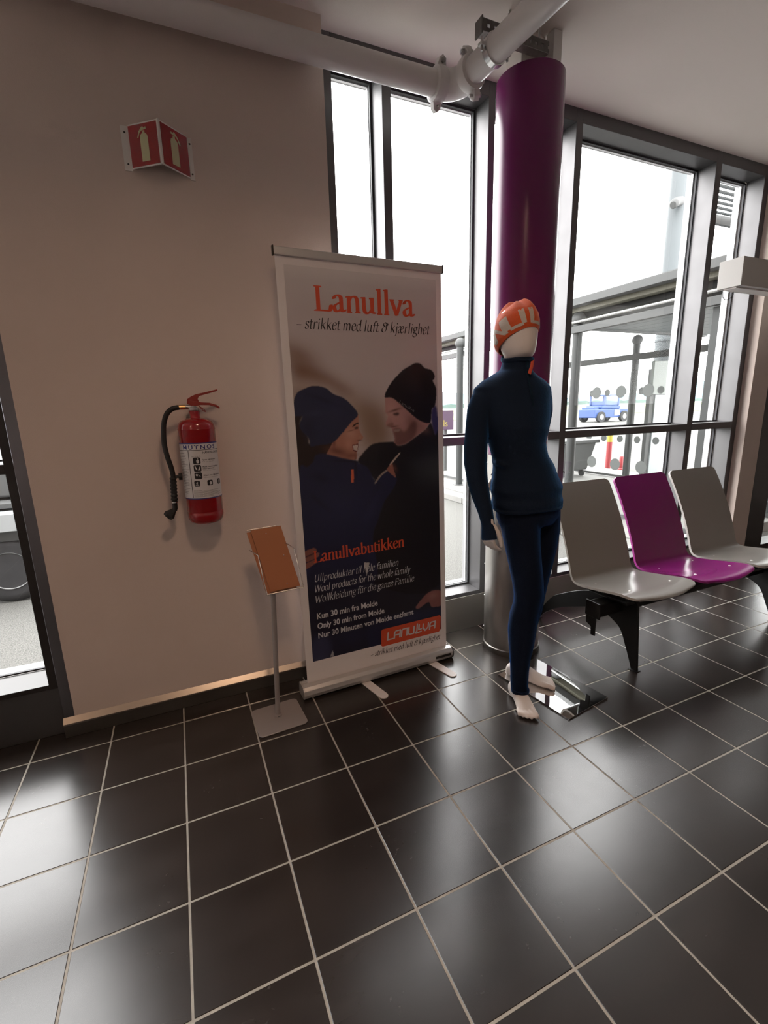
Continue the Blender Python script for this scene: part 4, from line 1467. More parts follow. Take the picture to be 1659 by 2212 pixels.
# ---- lettering: a broad-nib stroke alphabet (baseline 0, x-height .45, capitals .66)
X = 0.45
GL = {
    'L': (0.60, [[(.14, 0), (.14, .66)], [(.05, 0), (.52, 0), (.555, .16)]], [[(.03, .66), (.27, .66)]]),
    'U': (0.70, [[(.13, .66), (.13, .22), 's', (.16, .08), (.33, -.01), (.50, .08), (.54, .22), (.54, .66)]], [[(.02, .66), (.25, .66)], [(.45, .66), (.63, .66)]]),
    'W': (0.95, [[(.06, .66), (.27, 0)], [(.27, 0), (.46, .60)], [(.44, .66), (.66, 0)], [(.66, 0), (.88, .66)]], [[(-.02, .66), (.15, .66)], [(.36, .66), (.53, .66)], [(.80, .66), (.95, .66)]]),
    'F': (0.55, [[(.14, 0), (.14, .66)], [(.14, .66), (.48, .66), (.50, .52)], [(.14, .35), (.38, .35)]], [[(.04, 0), (.25, 0)]]),
    'a': (0.44, [[(.06, .36), 's', (.10, .43), (.19, .46), (.28, .42), (.30, .33), (.30, .10), (.32, .02), (.38, .01), (.42, .05)], [(.30, .27), 's', (.18, .22), (.08, .16), (.06, .09), (.10, .01), (.18, 0), (.30, .09)]], []),
    'b': (0.52, [[(.12, .72), (.12, .03)], [(.12, .34), 's', (.20, .44), (.32, .44), (.42, .34), (.43, .20), (.36, .04), (.24, -.01), (.12, .04)]], [[(.02, .70), (.12, .72)]]),
    'c': (0.42, [[(.36, .36), 's', (.32, .44), (.22, .46), (.10, .38), (.06, .22), (.10, .06), (.22, -.01), (.34, .04), (.38, .10)]], []),
    'd': (0.52, [[(.39, .72), (.39, .05), (.48, .02)], [(.39, .35), 's', (.31, .45), (.18, .44), (.08, .34), (.06, .20), (.12, .04), (.24, -.01), (.39, .10)]], [[(.29, .70), (.39, .72)]]),
    'e': (0.43, [[(.07, .24), 's', (.22, .27), (.36, .30), (.36, .38), (.30, .45), (.20, .46), (.09, .37), (.06, .22), (.11, .05), (.22, -.01), (.33, .04), (.38, .11)]], []),
    'f': (0.32, [[(.38, .64), 's', (.34, .71), (.26, .71), (.18, .62), (.16, .48), (.15, .20), (.15, 0)], [(.04, .44), (.30, .44)]], [[(.06, 0), (.26, 0)]]),
    'g': (0.48, [[(.38, .34), 's', (.32, .44), (.20, .46), (.09, .38), (.09, .26), (.18, .17), (.30, .20), (.37, .28), (.34, .40)], [(.15, .18), 's', (.10, .10), (.16, .05), (.32, .03), (.41, -.05), (.38, -.17), (.22, -.23), (.08, -.18), (.06, -.10), (.14, .02)], [(.34, .42), (.45, .43)]], []),
    'h': (0.53, [[(.12, .72), (.12, 0)], [(.12, .30), 's', (.20, .42), (.31, .46), (.39, .40), (.41, .28), (.41, 0)]], [[(.02, .70), (.12, .72)], [(.03, 0), (.21, 0)], [(.33, 0), (.51, 0)]]),
    'i': (0.26, [[(.13, .44), (.13, 0)], ['dot', (.14, .62)]], [[(.03, .42), (.13, .44)], [(.04, 0), (.22, 0)]]),
    'j': (0.26, [[(.14, .44), (.14, -.06), 's', (.10, -.18), (-.02, -.22)], ['dot', (.15, .62)]], [[(.04, .42), (.14, .44)]]),
    'k': (0.51, [[(.12, .72), (.12, 0)], [(.40, .45), (.13, .20)], [(.22, .27), (.44, 0)]], [[(.02, .70), (.12, .72)], [(.03, 0), (.21, 0)], [(.36, 0), (.52, 0)], [(.31, .45), (.47, .45)]]),
    'l': (0.26, [[(.13, .72), (.13, 0)]], [[(.03, .70), (.13, .72)], [(.04, 0), (.22, 0)]]),
    'm': (0.79, [[(.12, .44), (.12, 0)], [(.12, .30), 's', (.20, .42), (.29, .46), (.36, .40), (.38, .28), (.38, 0)], [(.38, .30), 's', (.46, .42), (.55, .46), (.63, .40), (.65, .28), (.65, 0)]], [[(.02, .42), (.12, .44)], [(.03, 0), (.21, 0)], [(.30, 0), (.46, 0)], [(.57, 0), (.75, 0)]]),
    'n': (0.53, [[(.12, .44), (.12, 0)], [(.12, .30), 's', (.20, .42), (.31, .46), (.39, .40), (.41, .28), (.41, 0)]], [[(.02, .42), (.12, .44)], [(.03, 0), (.21, 0)], [(.33, 0), (.51, 0)]]),
    'o': (0.49, [[(.25, .46), 's', (.11, .39), (.06, .23), (.11, .06), (.25, -.01), (.38, .06), (.43, .23), (.38, .39), (.25, .46)]], []),
    'p': (0.52, [[(.12, .44), (.12, -.24)], [(.12, .34), 's', (.20, .44), (.32, .44), (.42, .34), (.43, .20), (.36, .04), (.24, -.01), (.12, .06)]], [[(.02, .42), (.12, .44)], [(.03, -.24), (.22, -.24)]]),
    'r': (0.38, [[(.12, .44), (.12, 0)], [(.12, .28), 's', (.20, .41), (.29, .45), (.36, .42)]], [[(.02, .42), (.12, .44)], [(.03, 0), (.22, 0)]]),
    's': (0.36, [[(.30, .36), 's', (.27, .44), (.18, .46), (.09, .41), (.08, .32), (.17, .25), (.28, .18), (.30, .09), (.24, .01), (.14, -.01), (.07, .04), (.05, .12)]], []),
    't': (0.31, [[(.13, .58), (.13, .10), 's', (.15, .02), (.21, 0), (.28, .05)], [(.03, .44), (.27, .44)]], []),
    'u': (0.53, [[(.11, .44), (.11, .14), 's', (.14, .03), (.22, -.01), (.31, .04), (.40, .14)], [(.40, .44), (.40, .03), (.49, .01)]], [[(.01, .43), (.11, .44)], [(.30, .43), (.40, .44)]]),
    'v': (0.47, [[(.06, .44), (.24, 0)], [(.24, 0), (.41, .44)]], [[(-.01, .44), (.15, .44)], [(.33, .44), (.48, .44)]]),
    'w': (0.70, [[(.06, .44), (.20, 0)], [(.20, 0), (.34, .42)], [(.32, .44), (.48, 0)], [(.48, 0), (.64, .44)]], []),
    'y': (0.47, [[(.06, .44), (.24, .02)], [(.41, .44), (.24, .0), 's', (.16, -.17), (.08, -.23), (.01, -.20)]], []),
    'z': (0.42, [[(.06, .36), (.07, .44), (.36, .44), (.05, 0), (.36, 0), (.38, .08)]], []),
    '\u00e6': (0.64, [[(.06, .36), 's', (.11, .44), (.19, .46), (.28, .40), (.29, .25)], [(.29, .26), 's', (.17, .22), (.08, .16), (.06, .08), (.11, 0), (.20, .01), (.30, .12)], [(.29, .24), 's', (.42, .27), (.56, .30), (.56, .38), (.50, .45), (.41, .46), (.31, .38), (.28, .22), (.33, .05), (.43, -.01), (.54, .04), (.59, .11)]], []),
    '\u00fc': (0.53, [[(.11, .44), (.11, .14), 's', (.14, .03), (.22, -.01), (.31, .04), (.40, .14)], [(.40, .44), (.40, .03), (.49, .01)], ['dot', (.17, .60)], ['dot', (.35, .60)]], []),
    '&': (0.66, [[(.44, .58), 's', (.36, .65), (.24, .62), (.18, .52), (.26, .42), (.36, .38), (.22, .34), (.10, .22), (.12, .06), (.28, 0), (.44, .08), (.50, .24), (.46, .34)], [(.30, .38), 's', (.44, .40), (.58, .44), (.60, .54), (.52, .58), (.46, .50), (.50, .40)]], []),
    '\u2013': (0.50, [[(.04, .22), (.40, .22)]], []),
    ' ': (0.22, [], []),
}


def sample_stroke(st):
    """points before 's' are a polyline; after it a smooth curve"""
    if 's' not in st:
        return [Vector((a, b, 0)) for a, b in st]
    k = st.index('s')
    head = [Vector((a, b, 0)) for a, b in st[:k]]
    tail = catmull([head[-1]] + [Vector((a, b, 0)) for a, b in st[k + 1:]], 5)
    return head[:-1] + list(tail)


def hull(pts):
    pts = sorted(set((round(a, 6), round(b, 6)) for a, b in pts))
    if len(pts) < 3:
        return pts

    def cr(o, a, b):
        return (a[0] - o[0]) * (b[1] - o[1]) - (a[1] - o[1]) * (b[0] - o[0])
    lo, up = [], []
    for p in pts:
        while len(lo) >= 2 and cr(lo[-2], lo[-1], p) <= 0:
            lo.pop()
        lo.append(p)
    for p in reversed(pts):
        while len(up) >= 2 and cr(up[-2], up[-1], p) <= 0:
            up.pop()
        up.append(p)
    return lo[:-1] + up[:-1]


def nib_text(body, wide, thin, angle, italic=0.0, serif=True, track=0.0):
    """list of convex polygons in em units plus the total advance"""
    polys = []
    nib = []
    ca_, sa_ = math.cos(angle), math.sin(angle)
    for i in range(8):
        a = 2 * math.pi * i / 8
        x, y = wide * math.cos(a), thin * math.sin(a)
        nib.append((x * ca_ - y * sa_, x * sa_ + y * ca_))
    flat = [(wide * 0.1 * math.cos(2 * math.pi * i / 6), thin * 1.2 * math.sin(2 * math.pi * i / 6)) for i in range(6)]
    x0 = 0.0
    for ch in body:
        adv, strokes, serifs = GL[ch]

        def put(pts):
            polys.append([(x0 + a + italic * b, b) for a, b in pts])
        for st_ in strokes:
            if st_ and st_[0] == 'dot':
                c = st_[1]
                r = wide * 1.05
                put([(c[0] + r * math.cos(2 * math.pi * i / 10), c[1] + r * math.sin(2 * math.pi * i / 10)) for i in range(10)])
                continue
            pts = sample_stroke(st_)
            for p, q in zip(pts[:-1], pts[1:]):
                put(hull([(p.x + a, p.y + b) for a, b in nib] + [(q.x + a, q.y + b) for a, b in nib]))
        if serif:
            for st_ in serifs:
                pts = sample_stroke(st_)
                for p, q in zip(pts[:-1], pts[1:]):
                    lift = thin if p.y < 0.1 else -thin * 0.5
                    put(hull([(p.x + a, p.y + lift * 0.0 + b) for a, b in flat] + [(q.x + a, q.y + b) for a, b in flat]))
        x0 += adv + track
    return polys, x0


def banner_text(polys, adv, u0, u1, v0, size_v, material, label=None, rise=0.0):
    """fit the polygons between u0 and u1 with the em height size_v"""
    xs_ = [a for p in polys for a, b in p]
    a0, a1 = min(xs_), max(xs_)
    k = (u1 - u0) / (a1 - a0)
    g = G()
    for i, p in enumerate(polys):
        d = 0.0014 + 0.0000006 * i
        pts = []
        for a, b in p:
            u = u0 + (a - a0) * k
            v = v0 + b * size_v + rise * (u - u0)
            pts.append(tuple(bpt(u, v, d + bow(u, v))))
        g.add(pts, [tuple(range(len(pts)))])
    return g.build('lettering', material, sheet, label=label)


def serif_line(body, u0, u1, v0, size, material, weight, italic, rise=0.0, lab_=None):
    pl, adv = nib_text(body, weight, weight * 0.28, math.radians(24 if italic else 12), 0.24 if italic else 0.0, serif=not italic)
    return banner_text(pl, adv, u0, u1, v0, size, material, lab_, rise)


serif_line('Lanullva', 0.168, 0.686, 1.853, 0.152, 'banner_orange', 0.067, False, lab_='large orange printed heading')
serif_line('\u2013 strikket med luft & kj\u00e6rlighet', 0.083, 0.768, 1.772, 0.068, 'banner_ink', 0.046, True)
serif_line('Lanullvabutikken', 0.085, 0.583, 0.690, 0.083, 'banner_orange', 0.066, False, 0.015)
serif_line('Ullprodukter til hele familien', 0.085, 0.545, 0.591, 0.053, 'banner_pale', 0.042, True, 0.018)
serif_line('Wool products for the whole family', 0.083, 0.617, 0.537, 0.053, 'banner_pale', 0.042, True, 0.022)
serif_line('Wollkleidung f\u00fcr die ganze Familie', 0.083, 0.638, 0.482, 0.053, 'banner_pale', 0.042, True, 0.022)


def sans_line(body, u0, u1, v0, cap, material, bold=0.02, rise=0.0, d=0.0015):
    vs_, fs_ = text_flat(body, cap / 0.70, bold * cap)
    vs_ = fit_width(vs_, u0, u1)
    g = G()
    g.add([tuple(bpt(a, v0 + b + rise * (a - u0), d + bow(a, v0 + b))) for a, b in vs_], fs_)
    return g.build('lettering', material, sheet)


sans_line('Kun 30 min fra Molde', 0.083, 0.415, 0.396, 0.030, 'banner_pale', 0.03, 0.015)
sans_line('Only 30 min from Molde', 0.082, 0.452, 0.344, 0.029, 'banner_pale', 0.03, 0.016)
sans_line('Nur 30 Minuten von Molde entfernt', 0.083, 0.628, 0.293, 0.029, 'banner_pale', 0.03, 0.020)
# small brand line on the printed hat
vs_, fs_ = text_flat('Lanullva', 0.020)
vs_ = fit_width(vs_, 0, 0.095)
ca_, sa_ = math.cos(-0.52), math.sin(-0.52)
g = G()
g.add([tuple(bpt(0.580 + a * ca_ - b * sa_, 1.440 + a * sa_ + b * ca_, 0.0015 + bow(0.6, 1.44))) for a, b in vs_], fs_)
g.build('lettering', 'ink_grey', sheet)
# orange logo plate
lp = [(0.437, 0.258), (0.795, 0.260), (0.803, 0.252), (0.799, 0.170), (0.789, 0.162), (0.434, 0.159), (0.426, 0.166), (0.429, 0.250)]
g = G()
g.add([tuple(bpt(a, b, 0.0015 + bow(a, b))) for a, b in reversed(lp)], [tuple(range(len(lp)))])
logo = g.build('logo_plate', 'banner_orange', sheet)
# squared logo letters drawn as constant-width strokes
LG = {
    'L': (0.80, [[(0, 1), (0, 0), (.62, 0)]]),
    'A': (0.86, [[(0, 0), (0, .82), (.15, 1), (.66, 1), (.66, 0)], [(0, .42), (.66, .42)]]),
    'n': (0.86, [[(0, 0), (0, .85), (.14, 1), (.66, 1), (.66, 0)]]),
    'U': (0.86, [[(0, 1), (0, .15), (.14, 0), (.66, 0), (.66, 1)]]),
    'H': (0.95, [[(.18, 1.22), (.18, .20), (.02, .05), (.10, -.08), (.74, .02)], [(.42, 1.05), (.42, .38), (.76, .38)]]),
    'V': (0.88, [[(0, 1), (0, .50), (.30, 0), (.66, .40), (.66, 1)]]),
}


def stroke_word(seq, r):
    polys = []
    x0 = 0
    for ch in seq:
        adv, ss = LG[ch]
        for st_ in ss:
            for p, q in zip(st_[:-1], st_[1:]):
                c = [(r * math.cos(2 * math.pi * (i + .5) / 8), r * math.sin(2 * math.pi * (i + .5) / 8)) for i in range(8)]
                polys.append([(x0 + a, b) for a, b in hull([(p[0] + a, p[1] + b) for a, b in c] + [(q[0] + a, q[1] + b) for a, b in c])])
        x0 += adv
    return polys


pl = stroke_word('LAnUHVA', 0.095)
xs_ = [a for p in pl for a, b in p]
a0, a1 = min(xs_), max(xs_)
g = G()
for i, p in enumerate(pl):
    pts = []
    for a, b in p:
        u = 0.460 + (a - a0) / (a1 - a0) * 0.305
        v = 0.191 + b * 0.040
        u += (v - 0.19) * 0.12
        pts.append(tuple(bpt(u, v, 0.0022 + 0.000001 * i + bow(u, v))))
    g.add(pts, [tuple(range(len(pts)))])
g.build('lettering', 'banner_pale', logo)
serif_line('\u2013 strikket med luft & kj\u00e6rlighet', 0.362, 0.800, 0.116, 0.046, 'banner_ink', 0.046, True)

# ------------------------------------------------------------------ mannequin
mat('mannequin_skin', (0.79, 0.715, 0.67), 0.42, spec=0.45)
mat('plate_mirror', (0.80, 0.80, 0.80), 0.015, metal=1.0)
mat('beanie_orange', (0.74, 0.105, 0.020), 0.85, sheen=0.2, bump=(420, 0.35))
mat('beanie_letter', (0.62, 0.54, 0.47), 0.85, bump=(420, 0.3))


def knit(name, rgb, sheen_rgb):
    m = mat(name, rgb, 0.9, spec=0.15, bump=(520, 0.35), stretch=(1, 1, 0.45), var=(5, 0.10))
    b = m.node_tree.nodes.get('Principled BSDF')
    b.inputs['Sheen Weight'].default_value = 1.0
    b.inputs['Sheen Roughness'].default_value = 0.34
    b.inputs['Sheen Tint'].default_value = (*sheen_rgb, 1)
    return m


knit('sweater_knit', (0.011, 0.0195, 0.038), (0.05, 0.23, 0.60))
knit('tights_knit', (0.0055, 0.010, 0.023), (0.025, 0.13, 0.46))
mat('rib_knit', (0.0085, 0.023, 0.043), 0.9, spec=0.15)

man = thing('mannequin', (1.60, -0.80, 0), 'white faceless mannequin in dark blue wool underwear and an orange beanie', 'mannequin')


def ell(c, a, b, n=28, rot=0.0):
    out = []
    for i in range(n):
        w = 2 * math.pi * i / n
        x, y = a * math.cos(w), b * math.sin(w)
        out.append((c[0] + x * math.cos(rot) - y * math.sin(rot), c[1] + x * math.sin(rot) + y * math.cos(rot), c[2]))
    return out


def ring_loft(rows, n=28, grow=0.0, k=1.0):
    rs = sorted(rows, key=lambda r: r[2])
    g = G()
    g.rings([ell(r[:3], r[3] * k + grow, r[4] * k + grow, n) for r in rs])
    return g


def remeshed(name, g, voxel, material, parent, smooth_it=4, label=None, cut=None):
    o = g.build(name + '_src', material, None, recalc=True)
    mr = o.modifiers.new('remesh', 'REMESH')
    mr.mode = 'VOXEL'
    mr.voxel_size = voxel
    if smooth_it:
        sm = o.modifiers.new('smooth', 'SMOOTH')
        sm.iterations = smooth_it
        sm.factor = 0.5
    dg = bpy.context.evaluated_depsgraph_get()
    me_ = bpy.data.meshes.new_from_object(o.evaluated_get(dg))
    old = o.data
    bpy.data.objects.remove(o)
    bpy.data.meshes.remove(old)
    if cut:
        bm = bmesh.new()
        bm.from_mesh(me_)
        for co_, no_ in cut:
            bmesh.ops.bisect_plane(bm, geom=bm.verts[:] + bm.edges[:] + bm.faces[:], plane_co=co_, plane_no=no_, clear_outer=True)
        bm.to_mesh(me_)
        bm.free()
    o0_ = org(parent)
    me_.transform(Matrix.Translation(-o0_))
    me_.polygons.foreach_set('use_smooth', [True] * len(me_.polygons))
    if not me_.materials:
        me_.materials.append(MATS[material])
    me_.name = name
    ob = bpy.data.objects.new(name, me_)
    COL.objects.link(ob)
    ob.parent = parent
    ORG[ob.name] = o0_
    if label:
        ob['label'] = label
    return ob


TORSO = [(1.515, -0.750, 1.612, 0.066, 0.066), (1.508, -0.750, 1.590, 0.061, 0.063), (1.507, -0.745, 1.565, 0.064, 0.064), (1.503, -0.740, 1.540, 0.108, 0.076),
         (1.508, -0.735, 1.516, 0.160, 0.086), (1.506, -0.735, 1.487, 0.196, 0.096), (1.504, -0.735, 1.444, 0.200, 0.108), (1.512, -0.742, 1.383, 0.176, 0.118),
         (1.517, -0.748, 1.312, 0.154, 0.118), (1.528, -0.745, 1.249, 0.134, 0.108), (1.549, -0.745, 1.185, 0.134, 0.105), (1.571, -0.745, 1.141, 0.150, 0.108),
         (1.584, -0.745, 1.080, 0.168, 0.116), (1.595, -0.745, 1.035, 0.184, 0.128), (1.598, -0.745, 1.000, 0.176, 0.122), (1.602, -0.745, 0.970, 0.182, 0.130), (1.605, -0.745, 0.945, 0.178, 0.127)]
HEAD = [(1.507, -0.748, 1.560, 0.054, 0.056), (1.505, -0.755, 1.605, 0.052, 0.058), (1.503, -0.768, 1.624, 0.058, 0.072), (1.501, -0.765, 1.646, 0.064, 0.084), (1.503, -0.760, 1.684, 0.068, 0.092),
        (1.502, -0.755, 1.728, 0.072, 0.097), (1.500, -0.750, 1.769, 0.072, 0.096), (1.502, -0.747, 1.800, 0.060, 0.084), (1.504, -0.745, 1.822, 0.036, 0.054)]
LEGA = [(1.562, -0.745, 0.922, 0.096), (1.545, -0.772, 0.852, 0.087), (1.540, -0.797, 0.769, 0.078), (1.539, -0.822, 0.686, 0.072), (1.540, -0.842, 0.612, 0.068), (1.541, -0.852, 0.547, 0.065),
        (1.536, -0.848, 0.499, 0.060), (1.529, -0.838, 0.438, 0.064), (1.526, -0.833, 0.365, 0.064), (1.523, -0.835, 0.293, 0.057), (1.515, -0.840, 0.224, 0.047), (1.511, -0.845, 0.153, 0.041), (1.509, -0.850, 0.081, 0.039), (1.507, -0.860, 0.050, 0.039)]
LEGB = [(1.700, -0.730, 0.910, 0.090), (1.712, -0.730, 0.818, 0.084), (1.710, -0.730, 0.735, 0.077), (1.698, -0.727, 0.640, 0.071), (1.690, -0.722, 0.555, 0.065), (1.688, -0.715, 0.479, 0.060),
        (1.686, -0.702, 0.396, 0.060), (1.671, -0.692, 0.305, 0.057), (1.660, -0.687, 0.214, 0.049), (1.655, -0.690, 0.135, 0.041), (1.650, -0.696, 0.085, 0.038)]
ARMR = [(1.366, -0.738, 1.452, 0.054), (1.342, -0.738, 1.430, 0.052), (1.326, -0.735, 1.395, 0.049), (1.322, -0.730, 1.329, 0.048), (1.320, -0.725, 1.249, 0.049), (1.318, -0.725, 1.167, 0.047), (1.325, -0.735, 1.085, 0.043), (1.333, -0.755, 1.014, 0.037),
        (1.342, -0.775, 0.953, 0.031), (1.346, -0.790, 0.902, 0.027)]
ARML = [(1.644, -0.735, 1.452, 0.054), (1.668, -0.728, 1.430, 0.052), (1.690, -0.715, 1.385, 0.048), (1.702, -0.690, 1.310, 0.046), (1.712, -0.660, 1.230, 0.045), (1.714, -0.630, 1.160, 0.043), (1.700, -0.612, 1.120, 0.040), (1.668, -0.602, 1.095, 0.036), (1.630, -0.600, 1.080, 0.032), (1.600, -0.602, 1.072, 0.028)]


def limb(g, rows, k=1.0, grow=0.0, n=20):
    pts = [Vector(r[:3]) for r in rows]
    rad = [r[3] * k + grow for r in rows]
    g.tube(pts, rad, n)
    g.ball(pts[0], rad[0], n, 10)
    g.ball(pts[-1], rad[-1], n, 10)
    return g


# ---- body: head, hands, feet and slim limbs as one continuous skin
body = G()
body.rings([ell(r[:3], r[3], r[4], 32) for r in HEAD])
body.ball((1.503, -0.746, 1.812), 0.036, 20, 10, (1, 1.3, 0.5))
rs = ring_loft(TORSO[2:], 28, 0.0, 0.86)
body.add(rs.v, rs.f)
limb(body, LEGA, 0.86)
limb(body, LEGB, 0.86)
limb(body, ARMR, 0.80)
limb(body, ARML, 0.80)


def foot(g, heel, toe, z0, inner, hankle):
    """heel and toe are floor points; inner = +1/-1 side of the big toe (left of the walking direction = +1)"""
    h = Vector((heel[0], heel[1], 0))
    t = Vector((toe[0], toe[1], 0))
    ax = (t - h)
    L = ax.length
    ax.normalize()
    sd = Vector((-ax.y, ax.x, 0)) * inner
    rows = [(0.00, 0.016, 0.040, 0.0), (0.03, 0.026, 0.056, 0.0), (0.12, 0.033, 0.075, 0.0), (0.25, 0.034, 0.088, 0.0), (0.36, 0.033, 0.082, 0.001), (0.50, 0.035, 0.064, 0.003), (0.62, 0.040, 0.046, 0.004), (0.72, 0.044, 0.034, 0.003), (0.79, 0.043, 0.027, 0.002), (0.82, 0.040, 0.022, 0.001)]
    loops = []
    for s, w, hh, off in rows:
        c = h + ax * (s * L) + sd * off
        loop = []
        for i in range(20):
            a = 2 * math.pi * i / 20
            ca_, sa_ = math.cos(a), math.sin(a)
            x = w * math.copysign(abs(ca_) ** 0.8, ca_)
            z = hh / 2 + hh / 2 * (math.copysign(abs(sa_) ** (0.55 if sa_ < 0 else 1.0), sa_))
            loop.append(tuple(c + sd * x + Vector((0, 0, z0 + z))))
        loops.append(loop)
    g.rings(loops)
    toes = [(0.0320, 0.0135, 1.00), (0.0090, 0.0098, 0.985), (-0.0085, 0.0092, 0.955), (-0.0245, 0.0086, 0.915), (-0.0385, 0.0082, 0.865)]
    for off, r, s1 in toes:
        p0 = h + ax * (0.72 * L) + sd * off * 0.98
        p1 = h + ax * ((0.72 + s1) / 2 * L + 0.012) + sd * off
        p2 = h + ax * (s1 * L - r) + sd * off * 1.02
        g.tube([p0 + Vector((0, 0, z0 + 0.018)), p1 + Vector((0, 0, z0 + 0.017)), p2 + Vector((0, 0, z0 + r))], [r, r * 0.95, r * 0.92], 12)
        g.ball(p2 + Vector((0, 0, z0 + r)), r * 0.95, 12, 8)
    return h, ax, sd, L


foot(body, (1.533, -0.772), (1.449, -1.004), 0.004, +1, 0)
foot(body, (1.598, -0.642), (1.737, -0.868), 0.010, -1, 0)
limb(body, [(1.507, -0.862, 0.060, 0.036), (1.503, -0.872, 0.046, 0.032)])
limb(body, [(1.650, -0.696, 0.095, 0.034), (1.640, -0.705, 0.050, 0.032)])


def hand(g, wrist, palm_dir, across, curl, thumb_side, scale=1.0, spread=0.0175):
    """relaxed hand: palm box, four bent fingers, thumb leaving the side near the base"""
    w = Vector(wrist)
    d = Vector(palm_dir).normalized()
    a = Vector(across).normalized()
    c = Vector(curl).normalized()
    k = scale
    g.tube([w - d * 0.02, w + d * 0.02 * k, w + d * 0.055 * k, w + d * 0.085 * k], [(0.020 * k, 0.026 * k), (0.017 * k, 0.033 * k), (0.014 * k, 0.039 * k), (0.012 * k, 0.038 * k)], 16, up=tuple(c))
    g.ball(w + d * 0.085 * k, 0.012 * k, 12, 8)
    lens = [0.072, 0.080, 0.075, 0.060]
    for i in range(4):
        off = (1.5 - i) * spread * k
        b0 = w + d * 0.078 * k + a * off
        l = lens[i] * k
        p1 = b0 + (d * 0.85 + c * 0.50).normalized() * l * 0.45
        p2 = p1 + (d * 0.55 + c * 0.84).normalized() * l * 0.32
        p3 = p2 + (d * 0.30 + c * 0.95).normalized() * l * 0.26
        g.tube([b0, p1, p2, p3], [0.0092 * k, 0.0086 * k, 0.0078 * k, 0.0066 * k], 10)
        g.ball(p3, 0.0067 * k, 10, 8)
        g.ball(p1, 0.0088 * k, 10, 8)
        g.ball(p2, 0.0079 * k, 10, 8)
    ts = Vector(thumb_side).normalized()
    t0 = w + d * 0.012 * k + ts * 0.024 * k
    t1 = w + d * 0.045 * k + ts * 0.046 * k
    t2 = w + d * 0.078 * k + ts * 0.052 * k + c * 0.006
    t3 = w + d * 0.104 * k + ts * 0.050 * k + c * 0.014
    g.tube([t0, t1, t2, t3], [0.014 * k, 0.0115 * k, 0.0098 * k, 0.0072 * k], 10)
    g.ball(t3, 0.0073 * k, 10, 8)
    g.ball(t1, 0.0117 * k, 10, 8)


# right hand beside the thigh: fingers curl towards the body, thumb forward
hand(body, (1.344, -0.793, 0.905), (-0.06, -0.14, -1), (0.30, -1.0, 0.0), (1.0, 0.25, -0.12), (0.62, -0.80, 0.0), 0.98)
# left hand in the small of the back
hand(body, (1.600, -0.603, 1.072), (-1, 0.05, -0.25), (-0.2, 0, 1), (-0.2, -0.25, -0.2), (0, 0.1, 1), 0.92)
remeshed('body', body, 0.0042, 'mannequin_skin', man, 3, label='pale plastic body with bare face, hand and feet')

# ---- tights
tg = G()
limb(tg, [r for r in LEGA], 1.0, 0.003)
limb(tg, LEGB, 1.0, 0.003)
tg.rings([ell(c, a, b, 28) for c, a, b in (((1.600, -0.745, 0.86), 0.140, 0.10), ((1.610, -0.745, 0.90), 0.165, 0.115), ((1.606, -0.745, 0.95), 0.166, 0.116), ((1.598, -0.745, 1.02), 0.160, 0.112), ((1.580, -0.745, 1.08), 0.140, 0.10))])
tg.ball((1.660, -0.665, 0.895), 0.085, 20, 12)
tg.ball((1.575, -0.680, 0.905), 0.080, 20, 12)
remeshed('tights', tg, 0.006, 'tights_knit', man, 6, label='dark navy long wool tights', cut=[((0, 0, 0.056), (0, 0, -1))])
for rows, z, rad in ((LEGA, 0.062, 0.0425), (LEGB, 0.0775, 0.0415)):
    c = rows[-1] if rows is LEGA else rows[-1]
    g = G()
    t_, b_ = [], []
    g.tube([(c[0], c[1], z - 0.008), (c[0], c[1], z - 0.004), (c[0], c[1], z + 0.006), (c[0], c[1], z + 0.010)], [rad - 0.001, rad + 0.0008, rad + 0.0008, rad - 0.001], 32)
    g.build('ankle_hem', 'tights_knit', man, smooth=50)

# ---- sweater: torso, two sleeves, hem roll
sw = ring_loft(TORSO, 36, 0.002)
limb(sw, ARMR, 1.0, 0.003)
limb(sw, ARML, 1.0, 0.003)
# soft folds above the hem on both sides
sw.tube([(1.432, -0.800, 1.150), (1.424, -0.755, 1.165), (1.434, -0.700, 1.165)], [0.010, 0.018, 0.010], 12)
sw.tube([(1.735, -0.810, 1.040), (1.768, -0.750, 1.050), (1.755, -0.690, 1.055)], [0.010, 0.020, 0.010], 12)
sw.tube([(1.440, -0.815, 1.030), (1.424, -0.760, 1.035), (1.432, -0.700, 1.040)], [0.008, 0.014, 0.008], 12)
# shoulder caps
sw.ball((1.360, -0.737, 1.444), 0.053, 20, 12)
sw.ball((1.650, -0.733, 1.444), 0.053, 20, 12)
# cuff over the palm with the thumb left out
sw.tube([(1.346, -0.790, 0.905), (1.345, -0.796, 0.880), (1.343, -0.803, 0.850), (1.341, -0.810, 0.828)], [(0.029, 0.029), (0.025, 0.036), (0.021, 0.043), (0.019, 0.044)], 20, up=(1, 0.2, 0))
swo = remeshed('sweater', sw, 0.006, 'sweater_knit', man, 5, label='dark blue half-zip wool sweater', cut=[((1.51, -0.75, 1.606), (0.0, -0.12, 1))])
# collar roll under the chin
cr_ = []
for i in range(33):
    w = 2 * math.pi * i / 32
    cr_.append((1.511 + 0.066 * math.cos(w), -0.750 + 0.068 * math.sin(w), 1.607 + 0.010 * math.sin(w) * 0.9 - 0.006 * math.cos(2 * w)))
G().tube(cr_, [(0.010, 0.0045)] * 33, 10, cap=False).build('collar', 'sweater_knit', man, smooth=60)
